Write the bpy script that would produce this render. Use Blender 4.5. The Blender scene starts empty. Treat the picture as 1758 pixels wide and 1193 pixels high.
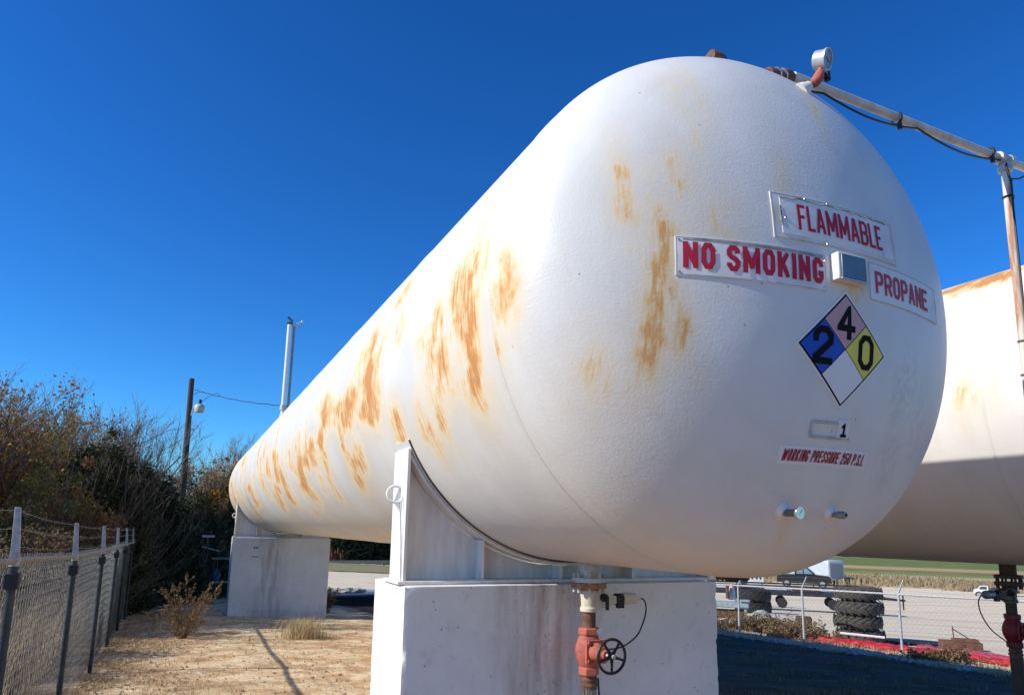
import bpy, math, random
import numpy as np
from math import pi, sin, cos, radians, sqrt
from mathutils import Vector, Matrix, noise as mnoise

SC = bpy.context.scene
COL = SC.collection
V = Vector

# ------------------------------------------------------------------ camera
def cam_axes(y, p, r):
    f = V((sin(y)*cos(p), cos(y)*cos(p), sin(p)))
    ri = V((cos(y), -sin(y), 0)); u = ri.cross(f)
    return ri*cos(r)+u*sin(r), u*cos(r)-ri*sin(r), f
RI, UP, FW = cam_axes(.4266, .1678, .0194)
cd = bpy.data.cameras.new('camera'); cam = bpy.data.objects.new('camera', cd); COL.objects.link(cam)
cd.sensor_fit = 'HORIZONTAL'; cd.sensor_width = 36; cd.lens = 36*1218.8/1758
cd.shift_x = 0; cd.shift_y = (701.08-596.5)/1758
cd.clip_start = .05; cd.clip_end = 6000
cam.matrix_world = Matrix(((RI.x, UP.x, -FW.x, 0), (RI.y, UP.y, -FW.y, 0), (RI.z, UP.z, -FW.z, 0), (0, 0, 0, 1)))
SC.camera = cam

# ------------------------------------------------------------------ sky, sun, exposure
SUN = V((-1, .09, .66)).normalized()
SUN_EL = math.asin(SUN.z); SUN_AZ = math.atan2(SUN.x, SUN.y)
w = bpy.data.worlds.new('World'); SC.world = w; w.use_nodes = True
nt = w.node_tree; bg = nt.nodes['Background']
sky = nt.nodes.new('ShaderNodeTexSky'); sky.sky_type = 'NISHITA'; sky.sun_disc = False
sky.sun_elevation = SUN_EL; sky.sun_rotation = SUN_AZ
sky.altitude = 300; sky.air_density = 1.0; sky.dust_density = .3; sky.ozone_density = 3.0
hs = nt.nodes.new('ShaderNodeHueSaturation'); hs.inputs['Saturation'].default_value = 1.25; hs.inputs['Value'].default_value = 1.0
gm = nt.nodes.new('ShaderNodeGamma'); gm.inputs[1].default_value = 1.2
tn = nt.nodes.new('ShaderNodeMix'); tn.data_type = 'RGBA'; tn.blend_type = 'MULTIPLY'; tn.inputs[0].default_value = 1; tn.inputs[7].default_value = (.38, .80, 1.10, 1)   # deep, dry winter blue
nt.links.new(sky.outputs[0], hs.inputs['Color']); nt.links.new(hs.outputs[0], gm.inputs[0]); nt.links.new(gm.outputs[0], tn.inputs[6]); nt.links.new(tn.outputs[2], bg.inputs['Color'])
bg.inputs['Strength'].default_value = .104
sl = bpy.data.lights.new('sun', 'SUN'); sl.energy = 4.9; sl.angle = radians(.5); sl.color = (1, .92, .80)
so = bpy.data.objects.new('sun', sl); COL.objects.link(so); so.location = (-10, 4, 12)
so.rotation_euler = SUN.to_track_quat('Z', 'Y').to_euler()
SC.view_settings.view_transform = 'Standard'; SC.view_settings.look = 'None'
SC.view_settings.exposure = .15; SC.view_settings.gamma = 1

# ------------------------------------------------------------------ helpers
class MB:
    def __init__(s): s.v = []; s.f = []
    def add(s, v, f):
        o = len(s.v); s.v += [tuple(p) for p in v]; s.f += [tuple(i+o for i in q) for q in f]
    def box(s, c, d, rot=None, taper=1):
        c = V(c); hx, hy, hz = d[0]/2, d[1]/2, d[2]/2
        P = []
        for z, t in ((-hz, 1), (hz, taper)):
            for x, y in ((-hx, -hy), (hx, -hy), (hx, hy), (-hx, hy)):
                p = V((x*t, y*t, z)); P.append(c+(rot @ p if rot else p))
        s.add(P, [(3, 2, 1, 0), (4, 5, 6, 7), (0, 1, 5, 4), (1, 2, 6, 5), (2, 3, 7, 6), (3, 0, 4, 7)])
        return s
    def bx(s, x0, x1, y0, y1, z0, z1): return s.box(((x0+x1)/2, (y0+y1)/2, (z0+z1)/2), (x1-x0, y1-y0, z1-z0))
    def tube(s, pts, r, n=8, cap=True):
        pts = [V(p) for p in pts]; m = len(pts)
        rs = r if isinstance(r, (list, tuple)) else [r]*m
        d0 = (pts[1]-pts[0]).normalized()
        a = d0.orthogonal().normalized(); P = []
        for i, p in enumerate(pts):
            d = (pts[min(i+1, m-1)]-pts[max(i-1, 0)])
            d = d.normalized() if d.length > 1e-9 else d0
            a = (a-d*a.dot(d))
            a = a.normalized() if a.length > 1e-6 else d.orthogonal().normalized()
            b = d.cross(a)
            for k in range(n):
                t = 2*pi*k/n; P.append(p+(a*cos(t)+b*sin(t))*rs[i])
        F = []
        for i in range(m-1):
            for k in range(n):
                k2 = (k+1) % n; F.append((i*n+k, i*n+k2, (i+1)*n+k2, (i+1)*n+k))
        if cap: F += [tuple(range(n-1, -1, -1)), tuple((m-1)*n+k for k in range(n))]
        s.add(P, F); return s
    def cyl(s, p0, p1, r0, r1=None, n=16): return s.tube([p0, p1], [r0, r0 if r1 is None else r1], n)
    def lathe(s, o, ax, prof, n=24):
        # prof: list of (distance along axis, radius)
        o = V(o); ax = V(ax).normalized(); a = ax.orthogonal().normalized(); b = ax.cross(a); P = []
        for h, r in prof:
            for k in range(n):
                t = 2*pi*k/n; P.append(o+ax*h+(a*cos(t)+b*sin(t))*max(r, 1e-4))
        F = []
        m = len(prof)
        for i in range(m-1):
            for k in range(n):
                k2 = (k+1) % n; F.append((i*n+k, i*n+k2, (i+1)*n+k2, (i+1)*n+k))
        F += [tuple(range(n-1, -1, -1)), tuple((m-1)*n+k for k in range(n))]
        s.add(P, F); return s
    def torus(s, c, ax, R, r, n=32, m=8):
        c = V(c); ax = V(ax).normalized(); a = ax.orthogonal().normalized(); b = ax.cross(a); P = []; F = []
        for i in range(n):
            t = 2*pi*i/n; e = a*cos(t)+b*sin(t)
            for j in range(m):
                q = 2*pi*j/m; P.append(c+e*(R+r*cos(q))+ax*r*sin(q))
        for i in range(n):
            for j in range(m):
                i2, j2 = (i+1) % n, (j+1) % m; F.append((i*m+j, i2*m+j, i2*m+j2, i*m+j2))
        s.add(P, F); return s
    def ball(s, c, r, n=12, m=8, sc=(1, 1, 1)):
        c = V(c); P = [c+V((0, 0, -r*sc[2]))]; F = []
        for i in range(1, m):
            q = -pi/2+pi*i/m
            for k in range(n):
                t = 2*pi*k/n; P.append(c+V((cos(q)*cos(t)*r*sc[0], cos(q)*sin(t)*r*sc[1], sin(q)*r*sc[2])))
        P.append(c+V((0, 0, r*sc[2])))
        for k in range(n): F.append((0, 1+(k+1) % n, 1+k))
        for i in range(m-2):
            for k in range(n):
                F.append((1+i*n+k, 1+i*n+(k+1) % n, 1+(i+1)*n+(k+1) % n, 1+(i+1)*n+k))
        L = len(P)-1
        for k in range(n): F.append((L, 1+(m-2)*n+k, 1+(m-2)*n+(k+1) % n))
        s.add(P, F); return s
    def prism(s, poly, ex, off=(0, 0, 0)):
        # poly: 3D points (planar, ordered); ex: extrusion vector
        n = len(poly); off = V(off); ex = V(ex)
        P = [V(p)+off for p in poly]+[V(p)+off+ex for p in poly]
        s.add(P, [tuple(range(n-1, -1, -1)), tuple(range(n, 2*n))]+[(i, (i+1) % n, n+(i+1) % n, n+i) for i in range(n)])
        return s

def wloc(o):
    l = V((0, 0, 0))
    while o: l += o.location; o = o.parent
    return l
def obj(name, mb, m, parent=None, loc=None, smooth=30, bevel=0, seg=2):
    base = wloc(parent) if parent else V((0, 0, 0))
    if loc is None: loc = base
    loc = V(loc)
    va = np.array(mb.v, dtype=np.float32).reshape(-1, 3)-np.array(loc, dtype=np.float32)
    me = bpy.data.meshes.new(name); me.from_pydata(va.tolist(), [], mb.f)
    me.materials.append(m); me.update()
    if smooth:
        me.shade_smooth()
        if smooth < 180: me.set_sharp_from_angle(angle=radians(smooth))
    o = bpy.data.objects.new(name, me); COL.objects.link(o)
    o.parent = parent; o.location = loc-base
    if bevel:
        b = o.modifiers.new('bevel', 'BEVEL'); b.width = bevel; b.segments = seg; b.limit_method = 'ANGLE'; b.angle_limit = radians(40)
    return o
def tag(o, label=None, cat=None, group=None, kind=None):
    if label: o['label'] = label
    if cat: o['category'] = cat
    if group: o['group'] = group
    if kind: o['kind'] = kind
    return o
def thing(name, label, cat, loc, group=None):
    o = bpy.data.objects.new(name, None); COL.objects.link(o); o.location = loc; o.empty_display_size = .2
    return tag(o, label, cat, group)
def copy_tree(o, parent=None):
    c = o.copy(); COL.objects.link(c); c.parent = parent
    for ch in list(o.children): copy_tree(ch, c)
    return c

# ------------------------------------------------------------------ materials
class NT:
    def __init__(s, name):
        s.m = bpy.data.materials.new(name); s.m.use_nodes = True; s.t = s.m.node_tree
        s.b = s.t.nodes['Principled BSDF']; s.out = s.t.nodes['Material Output']
        s.tc = s.t.nodes.new('ShaderNodeTexCoord')
    def n(s, typ, **kw):
        nd = s.t.nodes.new(typ)
        for k, v in kw.items():
            if k in ('operation', 'blend_type', 'data_type', 'interpolation_type', 'feature', 'clamp', 'attribute_name', 'use_clamp', 'noise_dimensions', 'vector_type'): setattr(nd, k, v)
            else: nd.inputs[k].default_value = v
        return nd
    def l(s, a, b): s.t.links.new(a, b)
    def coords(s, scale=(1, 1, 1), src='Object', loc=(0, 0, 0)):
        mp = s.n('ShaderNodeMapping'); mp.inputs['Scale'].default_value = scale; mp.inputs['Location'].default_value = loc
        s.l(s.tc.outputs[src], mp.inputs['Vector']); return mp.outputs[0]
    def streak(s, ang, sx, sy):
        mp = s.n('ShaderNodeMapping'); mp.vector_type = 'TEXTURE'; mp.inputs['Rotation'].default_value = (0, 0, radians(ang)); mp.inputs['Scale'].default_value = (sx, sy, 1)
        s.l(s.tc.outputs['Object'], mp.inputs['Vector']); return mp.outputs[0]
    def noise(s, scale=5, detail=4, rough=.55, vec=None, sc=(1, 1, 1), loc=(0, 0, 0), dist=0):
        nd = s.n('ShaderNodeTexNoise'); nd.inputs['Scale'].default_value = scale; nd.inputs['Detail'].default_value = detail
        nd.inputs['Roughness'].default_value = rough; nd.inputs['Distortion'].default_value = dist
        s.l(vec if vec is not None else s.coords(sc, loc=loc), nd.inputs['Vector']); return nd.outputs[0]
    def ramp(s, fac, stops):
        nd = s.n('ShaderNodeValToRGB'); e = nd.color_ramp.elements
        while len(e) < len(stops): e.new(.5)
        for i, (p, c) in enumerate(stops):
            e[i].position = p; e[i].color = (c, c, c, 1) if isinstance(c, (int, float)) else (*c, 1)
        s.l(fac, nd.inputs[0]); return nd.outputs[0]
    def mix(s, fac, a, b, bt='MIX'):
        nd = s.n('ShaderNodeMix', data_type='RGBA', blend_type=bt)
        for sock, v in ((nd.inputs[0], fac), (nd.inputs[6], a), (nd.inputs[7], b)):
            if hasattr(v, 'is_output'): s.l(v, sock)
            elif isinstance(v, (int, float)): sock.default_value = v if sock == nd.inputs[0] else (v, v, v, 1)
            else: sock.default_value = (*v, 1)
        return nd.outputs[2]
    def math(s, op, a, b=0, clamp=False):
        nd = s.n('ShaderNodeMath', operation=op, use_clamp=clamp)
        for sock, v in ((nd.inputs[0], a), (nd.inputs[1], b)):
            if hasattr(v, 'is_output'): s.l(v, sock)
            else: sock.default_value = v
        return nd.outputs[0]
    def attr(s, name):
        nd = s.n('ShaderNodeAttribute'); nd.attribute_name = name; return nd.outputs['Fac']
    def bump(s, h, strength=.3, dist=.01, prev=None):
        nd = s.n('ShaderNodeBump'); nd.inputs['Strength'].default_value = strength; nd.inputs['Distance'].default_value = dist
        s.l(h, nd.inputs['Height'])
        if prev is not None: s.l(prev, nd.inputs['Normal'])
        s.l(nd.outputs[0], s.b.inputs['Normal']); return nd.outputs[0]
    def col(s, c):
        if hasattr(c, 'is_output'): s.l(c, s.b.inputs['Base Color'])
        else: s.b.inputs['Base Color'].default_value = (*c, 1)
    def set(s, rough=.6, metal=0, spec=.5):
        s.b.inputs['Roughness'].default_value = rough; s.b.inputs['Metallic'].default_value = metal
        s.b.inputs['Specular IOR Level'].default_value = spec
def mat(name, c, rough=.6, metal=0, var=.25, scale=8, c2=None, bump=0, bscale=60, spec=.4, sc=(1, 1, 1), lo=.35, hi=.65):
    """plain paint or metal with uneven tone, optional second colour in blotches and fine bump"""
    k = NT(name); k.set(rough, metal, spec)
    nz = k.noise(scale, 5, .6, sc=sc)
    c2 = c2 or tuple(x*(1-var) for x in c)
    k.col(k.ramp(nz, [(lo, c), (hi, c2)]))
    if bump: k.bump(k.noise(bscale, 3), bump, .005)
    return k.m

M = {}
def tank_material(name, warm=0):
    k = NT(name); k.set(.42, 0, .35)
    rust = k.attr('rust'); scf = k.attr('scuff'); hw = k.attr('headw')
    ns = k.noise(1.0, 6, .65, sc=(5, 42, 5)); nh = k.noise(1.0, 6, .65, sc=(55, 6, 8))
    s1 = k.mix(hw, ns, nh)
    nb = k.noise(7, 5, .6)
    t = k.math('ADD', k.math('MULTIPLY', k.math('SUBTRACT', s1, .5), 2.1), k.math('MULTIPLY', k.math('SUBTRACT', nb, .5), 1.8))
    t = k.math('MULTIPLY', k.math('ADD', k.math('MULTIPLY', rust, 1.05), k.math('MULTIPLY', t, k.math('MINIMUM', k.math('MULTIPLY', rust, 2.2), 1))), 1, True)
    dirt = k.noise(1.3, 6, .6)
    fine = k.noise(1.0, 5, .65, sc=(2.5, 16, 2.5))
    base = k.ramp(dirt, [(.3, (.735, .73, .71)), (.62, (.635, .635, .625))])
    base = k.mix(k.ramp(fine, [(.5, 0.0), (.78, .30)]), base, (.60, .53, .43))
    # grey weathering blotches
    nw = k.noise(26, 6, .7)
    base = k.mix(k.math('MULTIPLY', scf, k.ramp(nw, [(.35, 0.0), (.7, .6)])), base, (.24, .24, .25))
    r1 = k.ramp(t, [(.04, (.76, .73, .66)), (.28, (.73, .62, .42)), (.62, (.68, .44, .18)), (1.0, (.50, .21, .055))])
    halo = k.attr('halo'); seam = k.attr('seam')
    base = k.mix(k.math('MULTIPLY', seam, k.ramp(dirt, [(.3, .0), (.7, .20)])), base, (.45, .42, .38))
    hn = k.math('ADD', k.math('MULTIPLY', nb, .65), k.math('MULTIPLY', s1, .5))
    base = k.mix(k.math('MULTIPLY', halo, k.ramp(hn, [(.30, .08), (.62, 1.0)])), base, (.70, .52, .27))     # soft ochre run-off round every patch
    r1 = k.mix(k.math('MULTIPLY', hw, .65), r1, k.ramp(t, [(.04, (.76, .73, .66)), (.4, (.73, .60, .38)), (1.0, (.62, .36, .13))]))
    c = k.mix(k.ramp(t, [(.06, 0.0), (.85, .92)]), base, r1)
    sp = k.n('ShaderNodeTexVoronoi'); sp.inputs['Scale'].default_value = 7; k.l(k.coords(), sp.inputs['Vector'])
    c = k.mix(k.ramp(sp.outputs['Distance'], [(.02, .8), (.045, 0.0)]), c, (.30, .24, .19))
    k.col(c)
    b = k.bump(k.noise(70, 4, .65), .15, .007)
    wr = k.noise(1.0, 5, .6, sc=(3, 3, 16), dist=.6)
    b = k.bump(k.ramp(wr, [(.46, 0.0), (.5, 1.0), (.54, 0.0)]), .06, .004, b)
    k.bump(k.noise(2.2, 2, .5), .10, .05, b)
    k.l(k.ramp(t, [(.1, .42), (.5, .8)]), k.b.inputs['Roughness'])
    return k.m
M['tank'] = tank_material('weathered_white_tank_paint')

def concrete():
    k = NT('white_painted_concrete'); k.set(.85, 0, .25)
    n1 = k.noise(2.2, 6, .65); n2 = k.noise(14, 6, .7); n3 = k.noise(1.0, 5, .65, sc=(9, 9, 1.1))
    c = k.ramp(n1, [(.35, (.80, .775, .74)), (.7, (.70, .675, .645))])
    c = k.mix(k.ramp(n2, [(.56, 0.0), (.78, .42)]), c, (.30, .28, .27))
    # brown run-off under the nozzle in the middle, fading outwards
    sx = k.n('ShaderNodeSeparateXYZ'); k.l(k.tc.outputs['Object'], sx.inputs[0])
    mid = k.math('SUBTRACT', 1, k.math('MULTIPLY', k.math('ABSOLUTE', k.math('ADD', sx.outputs[0], .26)), 2.0), True)
    c = k.mix(k.math('MULTIPLY', mid, k.ramp(n3, [(.36, 0.0), (.66, .75)])), c, (.24, .185, .16))
    c = k.mix(k.math('MULTIPLY', mid, k.ramp(k.noise(30, 4, .7), [(.62, 0.0), (.7, .8)])), c, (.11, .09, .08))
    vo = k.n('ShaderNodeTexVoronoi'); vo.inputs['Scale'].default_value = 9; k.l(k.coords(), vo.inputs['Vector'])
    c = k.mix(k.ramp(vo.outputs['Distance'], [(.03, .85), (.07, 0.0)]), c, (.16, .13, .11))
    soil = k.math('MULTIPLY', k.math('MULTIPLY', k.math('SUBTRACT', k.math('MULTIPLY', n1, .9), k.math('ADD', sx.outputs[2], 2.35)), 2.2, True), k.ramp(n2, [(.3, .3), (.6, 1.0)]))
    c = k.mix(k.math('MULTIPLY', soil, .75), c, (.34, .25, .17))     # soil splashed up the foot
    k.col(c)
    b = k.bump(k.noise(24, 6, .7), .35, .012); k.bump(k.noise(4, 4), .2, .03, b)
    return k.m
M['concrete'] = concrete()
M['saddle'] = mat('white_saddle_paint', (.80, .79, .77), .5, 0, .18, 4, c2=(.66, .63, .60), bump=.15, sc=(4, 4, .7))
M['sealant'] = mat('dark_sealant', (.12, .10, .08), .9)
M['galv'] = mat('galvanised_steel', (.33, .335, .335), .45, .55, .3, 14)
M['galv_white'] = mat('pale_weathered_galvanised', (.56, .58, .59), .55, .2, .35, 25, c2=(.36, .37, .38))
M['postdark'] = mat('shade_darkened_post', (.05, .062, .075), .6, .3, .3, 12, c2=(.03, .036, .042))  # galvanised posts with their shaded look put into the colour
M['rustpipe'] = mat('rusty_steel', (.20, .10, .06), .85, .1, .4, 25, c2=(.10, .055, .04), bump=.4, bscale=80)
M['orangerust'] = mat('orange_rust_primer', (.40, .19, .10), .75, 0, .3, 30, c2=(.22, .12, .08), bump=.3)
M['redvalve'] = mat('red_oxide_valve_paint', (.43, .115, .08), .65, 0, .25, 14, c2=(.28, .08, .06), lo=.5, hi=.62, bump=.35, bscale=120)
M['cream'] = mat('cream_valve_paint', (.60, .55, .44), .6, 0, .3, 20, c2=(.36, .27, .16), lo=.5, hi=.8, bump=.2)
M['blackiron'] = mat('black_iron', (.02, .018, .018), .5, .2, .4, 30, c2=(.035, .022, .018))
M['darkpipe'] = mat('dark_brown_pipe', (.055, .04, .035), .7, .1, .4, 20, c2=(.09, .05, .03))
M['braid'] = None
def braid():
    k = NT('braided_steel_hose'); k.set(.38, .85, .5)
    wv = k.n('ShaderNodeTexWave'); wv.inputs['Scale'].default_value = 30; wv.inputs['Distortion'].default_value = 1.5
    wv2 = k.n('ShaderNodeTexWave'); wv2.inputs['Scale'].default_value = 30; wv2.inputs['Distortion'].default_value = 1.5
    k.l(k.coords((1, 1, 1.2)), wv.inputs['Vector']); k.l(k.coords((-1, 1, 1.2)), wv2.inputs['Vector'])
    h = k.math('MULTIPLY', wv.outputs['Fac'], wv2.outputs['Fac'])
    k.col(k.ramp(h, [(.1, (.12, .12, .11)), (.7, (.62, .61, .58))])); k.bump(h, .8, .006)
    return k.m
M['braid'] = braid()
M['cable'] = mat('black_cable', (.015, .015, .017), .5)
M['pipewhite'] = mat('white_painted_pipe', (.62, .60, .55), .55, 0, .3, 9, c2=(.40, .37, .32), lo=.42, hi=.72)
M['pipe_rusty'] = mat('white_pipe_rust_streaks', (.66, .62, .56), .6, 0, .3, 2.2, c2=(.42, .19, .07), lo=.45, hi=.66, sc=(9, 9, 1))
M['stackwhite'] = mat('clean_white_stack_paint', (.78, .78, .77), .4, 0, .1, 3)
M['gaugecase'] = mat('pale_gauge_case', (.55, .58, .58), .4, .3, .3, 20)
M['dial'] = mat('weathered_gauge_glass', (.30, .36, .40), .18, 0, .25, 30, spec=.6)
M['chrome'] = mat('bright_steel', (.62, .62, .62), .25, .9, .15, 10)
M['plate'] = mat('weathered_sign_plastic', (.74, .74, .74), .5, 0, .2, 6, c2=(.60, .595, .59), bump=.15, bscale=20, lo=.45, hi=.75)
M['plate_old'] = mat('yellowed_sign_sheet', (.70, .69, .67), .5, 0, .2, 5, c2=(.54, .49, .42), bump=.2, bscale=15, lo=.45, hi=.7)
M['plate_edge'] = mat('peeling_sign_edge', (.42, .42, .42), .6, 0, .4, 16, c2=(.20, .17, .15))
M['letter'] = mat('faded_crimson_vinyl', (.50, .013, .05), .7, 0, .15, 18)
M['letter_dark'] = mat('deep_crimson_vinyl', (.36, .012, .03), .7, 0, .2, 22)
M['letter_pale'] = mat('sun_faded_crimson_vinyl', (.52, .06, .12), .7, 0, .2, 22)
M['black'] = mat('black_vinyl', (.008, .008, .01), .8, 0, .2, 20, spec=.15)
M['blue'] = mat('blue_vinyl', (.006, .075, .50), .6, 0, .15, 6)
M['pink'] = mat('faded_red_vinyl', (.58, .33, .34), .5, 0, .12, 6)
M['yellow'] = mat('faded_yellow_vinyl', (.74, .64, .07), .45, 0, .12, 6)
M['white'] = mat('white_vinyl', (.74, .74, .75), .4, 0, .06, 6)
M['boxgrey'] = mat('brushed_box_steel', (.20, .22, .24), .42, .6, .2, 5)
M['boxwhite'] = mat('white_box_paint', (.74, .73, .70), .5, 0, .15, 12)
M['wood_pole'] = mat('creosoted_pole_wood', (.10, .075, .06), .9, 0, .4, 6, c2=(.05, .04, .035), sc=(6, 6, .4), bump=.5, bscale=30)
M['tyre'] = mat('dusty_tyre_rubber', (.045, .043, .040), .85, 0, .3, 10, c2=(.085, .078, .066))
M['bluepaint'] = mat('faded_pale_blue_paint', (.36, .47, .50), .6, 0, .3, 8, c2=(.22, .27, .28), bump=.2)
M['redcloth'] = mat('red_layflat_hose', (.50, .02, .03), .55, 0, .3, 9, c2=(.30, .014, .025), bump=.5, bscale=14)
M['pinkcloth'] = mat('faded_pink_hose', (.48, .07, .13), .6, 0, .3, 9, c2=(.32, .03, .06), bump=.5, bscale=14)
M['truckblack'] = mat('black_car_paint', (.012, .013, .016), .2, 0, .1, 4, spec=.6)
M['glass'] = mat('dark_car_glass', (.03, .05, .06), .05, 0, .1, 3, spec=.8)
M['trailer'] = mat('pale_trailer_skin', (.52, .56, .60), .4, .2, .12, 2)
M['rubber'] = mat('black_rubber', (.02, .02, .021), .8)
M['darksteel'] = mat('dark_painted_steel', (.03, .034, .042), .6, .2, .3, 6)
M['lumber'] = mat('grey_weathered_lumber', (.32, .29, .25), .9, 0, .3, 4, c2=(.2, .18, .15), sc=(1, 1, 6))
M['rustbox'] = mat('rusty_scrap_steel', (.20, .085, .05), .9, 0, .4, 8, c2=(.09, .05, .035), bump=.4)
M['stone'] = mat('pale_broken_concrete', (.52, .50, .46), .9, 0, .3, 12, c2=(.34, .32, .29), bump=.6, bscale=25)

def foliage(name, cols, trans=.25, scale=2.5):
    k = NT(name); k.set(.65, 0, .2)
    n = k.noise(scale, 4, .7)
    oi = k.n('ShaderNodeNewGeometry')
    r = k.math('ADD', k.math('MULTIPLY', n, .75), k.math('MULTIPLY', oi.outputs['Random Per Island'], .4))
    c = k.ramp(r, [(.22+.6*i/(max(1, len(cols)-1)), x) for i, x in enumerate(cols)])
    k.col(c)
    tr = k.n('ShaderNodeBsdfTranslucent'); k.l(c, tr.inputs[0])
    mx = k.n('ShaderNodeMixShader'); mx.inputs[0].default_value = trans
    k.l(k.b.outputs[0], mx.inputs[1]); k.l(tr.outputs[0], mx.inputs[2]); k.l(mx.outputs[0], k.out.inputs[0])
    return k.m
M['leaf_rust'] = foliage('rust_brown_leaves', [(.10, .065, .035), (.22, .13, .05), (.34, .19, .06), (.20, .17, .07)])
M['leaf_gold'] = foliage('golden_leaves', [(.12, .06, .02), (.34, .17, .03), (.42, .24, .05), (.20, .10, .03)])
M['leaf_olive'] = foliage('olive_leaves', [(.06, .07, .025), (.13, .14, .05), (.22, .20, .07), (.22, .16, .07)])
M['leaf_dark'] = foliage('dark_evergreen_leaves', [(.016, .022, .009), (.04, .05, .019), (.085, .088, .036)], .15)
M['leaf_brown'] = foliage('dry_brown_leaves', [(.09, .06, .035), (.20, .13, .065), (.30, .21, .11), (.14, .09, .05)])
M['straw'] = foliage('dry_straw', [(.32, .23, .12), (.50, .39, .22), (.60, .49, .30), (.38, .26, .13)], .2, 1.5)
M['weedstem'] = foliage('dry_weed_stems', [(.10, .06, .035), (.20, .13, .07), (.30, .21, .12)], .15)
M['litter'] = foliage('leaf_litter', [(.26, .17, .09), (.38, .25, .13), (.55, .45, .32), (.22, .13, .07)], .1, 4)
M['bark'] = mat('grey_brown_bark', (.13, .105, .085), .95, 0, .4, 10, c2=(.07, .055, .045), bump=.5, bscale=40)
M['twig'] = mat('grey_twigs', (.24, .195, .16), .95, 0, .3, 3, c2=(.10, .075, .06))

def dirt_mat():
    k = NT('sandy_clay_with_dry_grass'); k.set(.95, 0, .15)
    n1 = k.noise(.55, 6, .6); n2 = k.noise(3.2, 8, .68); n3 = k.noise(22, 6, .7); n4 = k.noise(1.5, 6, .65, loc=(7, 3, 0))
    c = k.ramp(n1, [(.34, (.76, .60, .37)), (.48, (.70, .52, .30)), (.56, (.62, .39, .20)), (.68, (.48, .27, .13))])
    c = k.mix(k.ramp(n2, [(.44, 0.0), (.58, .85)]), c, (.82, .70, .47))
    c = k.mix(k.ramp(n4, [(.50, 0.0), (.60, .7)]), c, (.38, .225, .115))
    c = k.mix(k.ramp(n3, [(.52, 0.0), (.75, .45)]), c, (.30, .20, .12))
    sx0 = k.n('ShaderNodeSeparateXYZ'); k.l(k.tc.outputs['Object'], sx0.inputs[0])
    fe = k.math('MULTIPLY', k.math('MULTIPLY', k.math('SUBTRACT', .9, sx0.outputs[0]), .55, True), k.ramp(n4, [(.36, 0.0), (.52, .95)]))
    c = k.mix(fe, c, (.30, .18, .10))
    # pale gravel yard beyond the tanks
    sx = k.n('ShaderNodeSeparateXYZ'); k.l(k.tc.outputs['Object'], sx.inputs[0])
    g = k.ramp(k.noise(9, 8, .75), [(.3, (.80, .69, .50)), (.7, (.66, .56, .39))])
    g = k.mix(k.ramp(k.noise(.32, 6, .6, sc=(1, 1, 1)), [(.5, 0.0), (.68, .5)]), g, (.58, .47, .34))
    g = k.mix(k.ramp(k.noise(60, 3, .6), [(.55, 0.0), (.7, .5)]), g, (.70, .62, .47))
    st = k.noise(1, 6, .65, vec=k.streak(-40, 22, 1.1))
    g = k.mix(k.ramp(st, [(.5, 0.0), (.62, .55)]), g, (.46, .38, .28)); g = k.mix(k.ramp(st, [(.33, .4), (.44, 0.0)]), g, (.84, .75, .57))
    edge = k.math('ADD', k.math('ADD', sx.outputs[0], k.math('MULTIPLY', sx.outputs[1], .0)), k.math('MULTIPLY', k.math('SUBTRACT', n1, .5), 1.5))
    tank_shade = k.math('MULTIPLY', k.math('SUBTRACT', edge, 4.9), 1.2, True)
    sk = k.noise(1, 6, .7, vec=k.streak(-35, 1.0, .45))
    dark = k.ramp(k.math('ADD', k.math('MULTIPLY', sk, .6), k.math('MULTIPLY', n3, .4)), [(.36, (.03, .025, .02)), (.52, (.07, .056, .044)), (.68, (.15, .12, .09))])  # soil darkened where the tank shadows fall: shade put into the colour
    bounce_mask = k.math('MULTIPLY', k.math('MULTIPLY', k.math('SUBTRACT', k.math('ADD', 6.6, n1), sx.outputs[1]), 1.5, True), k.math('MULTIPLY', k.math('ADD', edge, .9), 2, True))
    near = k.ramp(n2, [(.35, (.46, .28, .15)), (.6, (.37, .22, .115)), (.72, (.24, .15, .085))])  # unseen near soil, colour chosen to shape the bounce light on the tanks
    c = k.mix(bounce_mask, c, near)
    c = k.mix(k.math('MULTIPLY', tank_shade, k.math('MULTIPLY', k.math('SUBTRACT', 14.9, edge), 2.5, True)), c, dark)
    yard = k.math('MULTIPLY', k.math('SUBTRACT', edge, 15.7), 1.6, True)
    yard2 = k.math('MULTIPLY', k.math('SUBTRACT', k.math('ADD', sx.outputs[1], k.math('MULTIPLY', k.math('SUBTRACT', n1, .5), 6)), 31), .8, True)
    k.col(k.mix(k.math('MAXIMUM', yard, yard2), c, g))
    b = k.bump(n3, .5, .02); k.bump(n2, .5, .07, b)
    return k.m
M['dirt'] = dirt_mat()
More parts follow.
